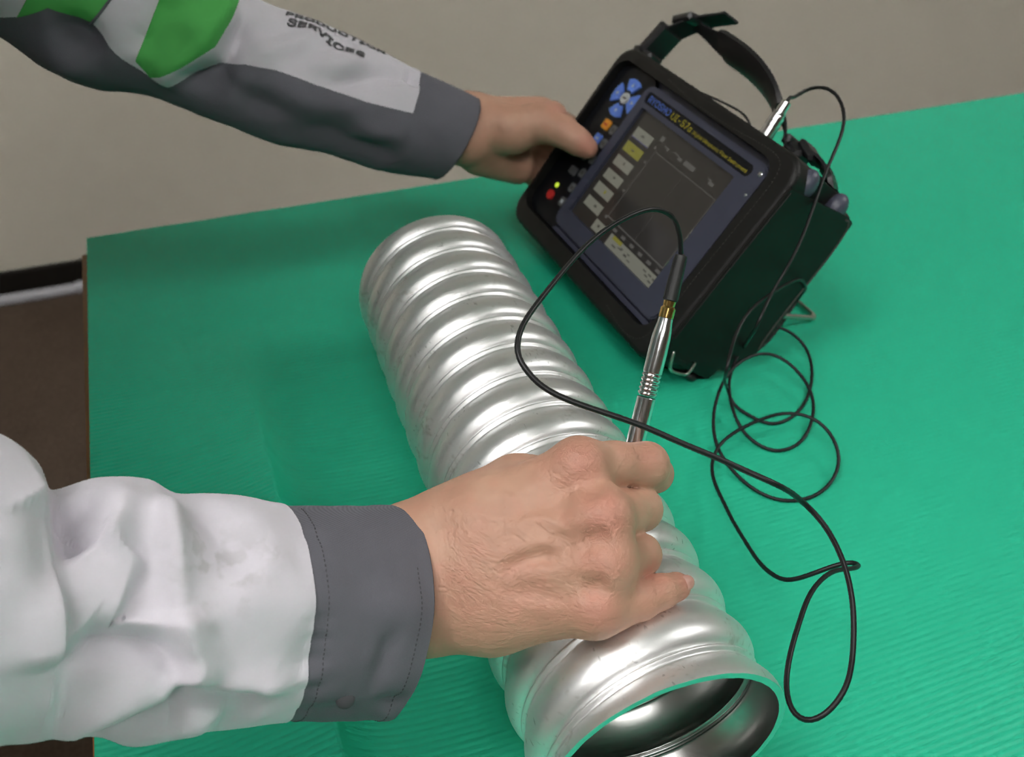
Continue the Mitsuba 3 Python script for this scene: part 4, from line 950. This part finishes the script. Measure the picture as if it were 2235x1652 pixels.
# the jacket is striped: green bands over the elbow
band1 = sg.Polygon([(4.906, 0.101), (4.753, 0.206), (4.611, 0.37), (4.575, 0.512), (4.881, 0.644), (5.203, 0.75), (5.566, 0.693), (5.689, 0.596), (5.777, 0.514), (5.926, 0.389), (6.011, 0.268), (5.917, -0.033), (5.485, -0.069)]).buffer(0)
band2 = sg.Polygon([(6.529, 0.477), (6.554, 0.558), (6.641, 0.641), (7.026, 0.655), (7.501, 0.682), (7.947, 0.798), (7.926, 0.685), (7.904, 0.571), (7.652, 0.377), (7.157, 0.327)]).buffer(0)
full = sg.box(1.0, -1, n_l, 1)
# t runs from -1 to 1; what lies beyond 1 wraps round to the back
wrapG = polyG.buffer(0)
G_front = wrapG.intersection(full)
G_back = affinity.translate(wrapG, 0, -2).intersection(full)
grey = G_front.union(G_back)
b1, b2 = band1.intersection(full).difference(grey), band2.intersection(full).difference(grey)
white = full.difference(grey).difference(b1).difference(b2)
def multi(key, sl, g, m, label=None, **kw):
    first = True
    for h in getattr(g, 'geoms', [g]):
        if h.geom_type == 'Polygon' and h.area > .004:
            cloth(key, sl, h, m, label=label, **kw)
def one(key, sl, g, m, label, ds, dt, lift=0.0):
    us, fs, n = [], [], 0
    for h in getattr(g, 'geoms', [g]):
        if h.geom_type != 'Polygon' or h.area < 1e-4: continue
        u, f = region(h, ds, dt); us.append(u); fs.append(f + n); n += len(u)
    u, f = np.vstack(us), np.vstack(fs)
    p = sl(u[:, 0], u[:, 1], lift)
    q, inv = np.unique(np.round(p, 5), axis=0, return_inverse=True)
    return add(PE + '__' + key, (q, inv.ravel()[f]), m, True, label)
one(JK + '__sleeve', L_, white, 'mat_white_cloth', 'white left sleeve with dark lettering', .035, .014)
one(JK + '__underarm_panel', L_, grey, 'mat_grey_cloth', 'dark grey panel under the left sleeve', .035, .014)
one(JK + '__green_band', L_, b1, 'mat_green_cloth', 'bright green band round the left sleeve', .035, .014, .0004)
one(JK + '__green_band', L_, b2, 'mat_green_cloth', 'bright green band round the upper left sleeve', .035, .014, .0004)
cloth(JK + '__cuff', L_, cuffL, 'mat_grey_cloth', .03, .014, lift=-.0006, label='grey left cuff')
add(PE + '__' + JK + '__cuff', cuff_hem(L_, 0, 1, 'hem', 'mat_grey_cloth'), 'mat_grey_cloth', True, 'inside of the left cuff')
sp_ = np.array([(6.529, 0.477), (6.549, 0.559), (6.623, 0.641)])
add(PE + '__' + JK + '__seam_piping', tube(smooth_path(L_(PchipInterpolator([0, 1, 2], sp_[:, 0])(np.linspace(0, 2, 9)), PchipInterpolator([0, 1, 2], sp_[:, 1])(np.linspace(0, 2, 9)), .0006), 30), .0009, 6), 'mat_grey_cloth', True, 'thin grey piping beside the green band')
# lettering printed on the left sleeve, wrapped over its surface
def print_on(sl, s, hgt_m, p0, p1, label):
    t = meshkit.text_mesh(s, 1.0, .02, bold=True)
    v0, f0 = off(t)
    tm = trimesh.Trimesh(v0, f0); v1, f1 = trimesh.remesh.subdivide_to_size(tm.vertices, tm.faces, .35, max_iter=6)
    wd = v1[:, 0].max()
    a, b = np.array(p0), np.array(p1)
    k = v1[:, 0] / wd
    pos0 = L_(np.array([a[0], b[0]]), np.array([a[1], b[1]]), 0.0)
    Lm = np.linalg.norm(pos0[1] - pos0[0])
    s_ = a[0] + (b[0] - a[0]) * k
    rw_ = np.linalg.norm(L_.W(s_), axis=1)
    t_ = a[1] + (b[1] - a[1]) * k - v1[:, 1] * hgt_m / (np.pi * rw_)
    p = L_(s_, t_, .0007 + v1[:, 2] * .01)
    add(PE + '__' + JK + '__lettering', (p, f1), 'mat_lettering', False, label)
print_on(L_, 'PRODUCTION', .0066, (3.68, 0.199), (1.85, 0.15), 'dark printed word PRODUCTION')
print_on(L_, 'SERVICES', .0070, (3.59, 0.265), (2.208, 0.304), 'dark printed word SERVICES')
# trousers and shoes
def legs(p):
    d = None
    for y0, y1 in ((.455, .44), (.635, .65)):
        c = chain(p, [(A(-.53, y0, .12), .105), (A(-.43, y1, -.28), .078), (A(-.50, y1, -.665), .058)], .03)
        d = c if d is None else np.minimum(d, c)
    return smin(d, cone(p, A(-.525, .48, .18), A(-.525, .61, .18), .118, .118), .05) + (meshkit.fbm(p * 14, 2, 8) - .5) * .02
lg = surface(legs, (-.76, .28, -.70), (-.26, .80, .30), .012)
add(PE + '__trousers', relax(*lg, 4), 'mat_trousers', True, 'black trousers')
for y_ in (.44, .65):
    sh = m3.Manifold.batch_hull([m3.Manifold.sphere(.045, 20).scale((1, .95, .9)).translate((-.53, y_, -.676)), m3.Manifold.sphere(.042, 20).scale((1.2, 1, .7)).translate((-.36, y_, -.69)), m3.Manifold.cylinder(.012, .045, .045, 24).translate((-.52, y_, -.7195)), m3.Manifold.cylinder(.012, .04, .04, 24).translate((-.37, y_, -.7195))])
    add(PE + '__shoe', sh, 'mat_shoe', 40)
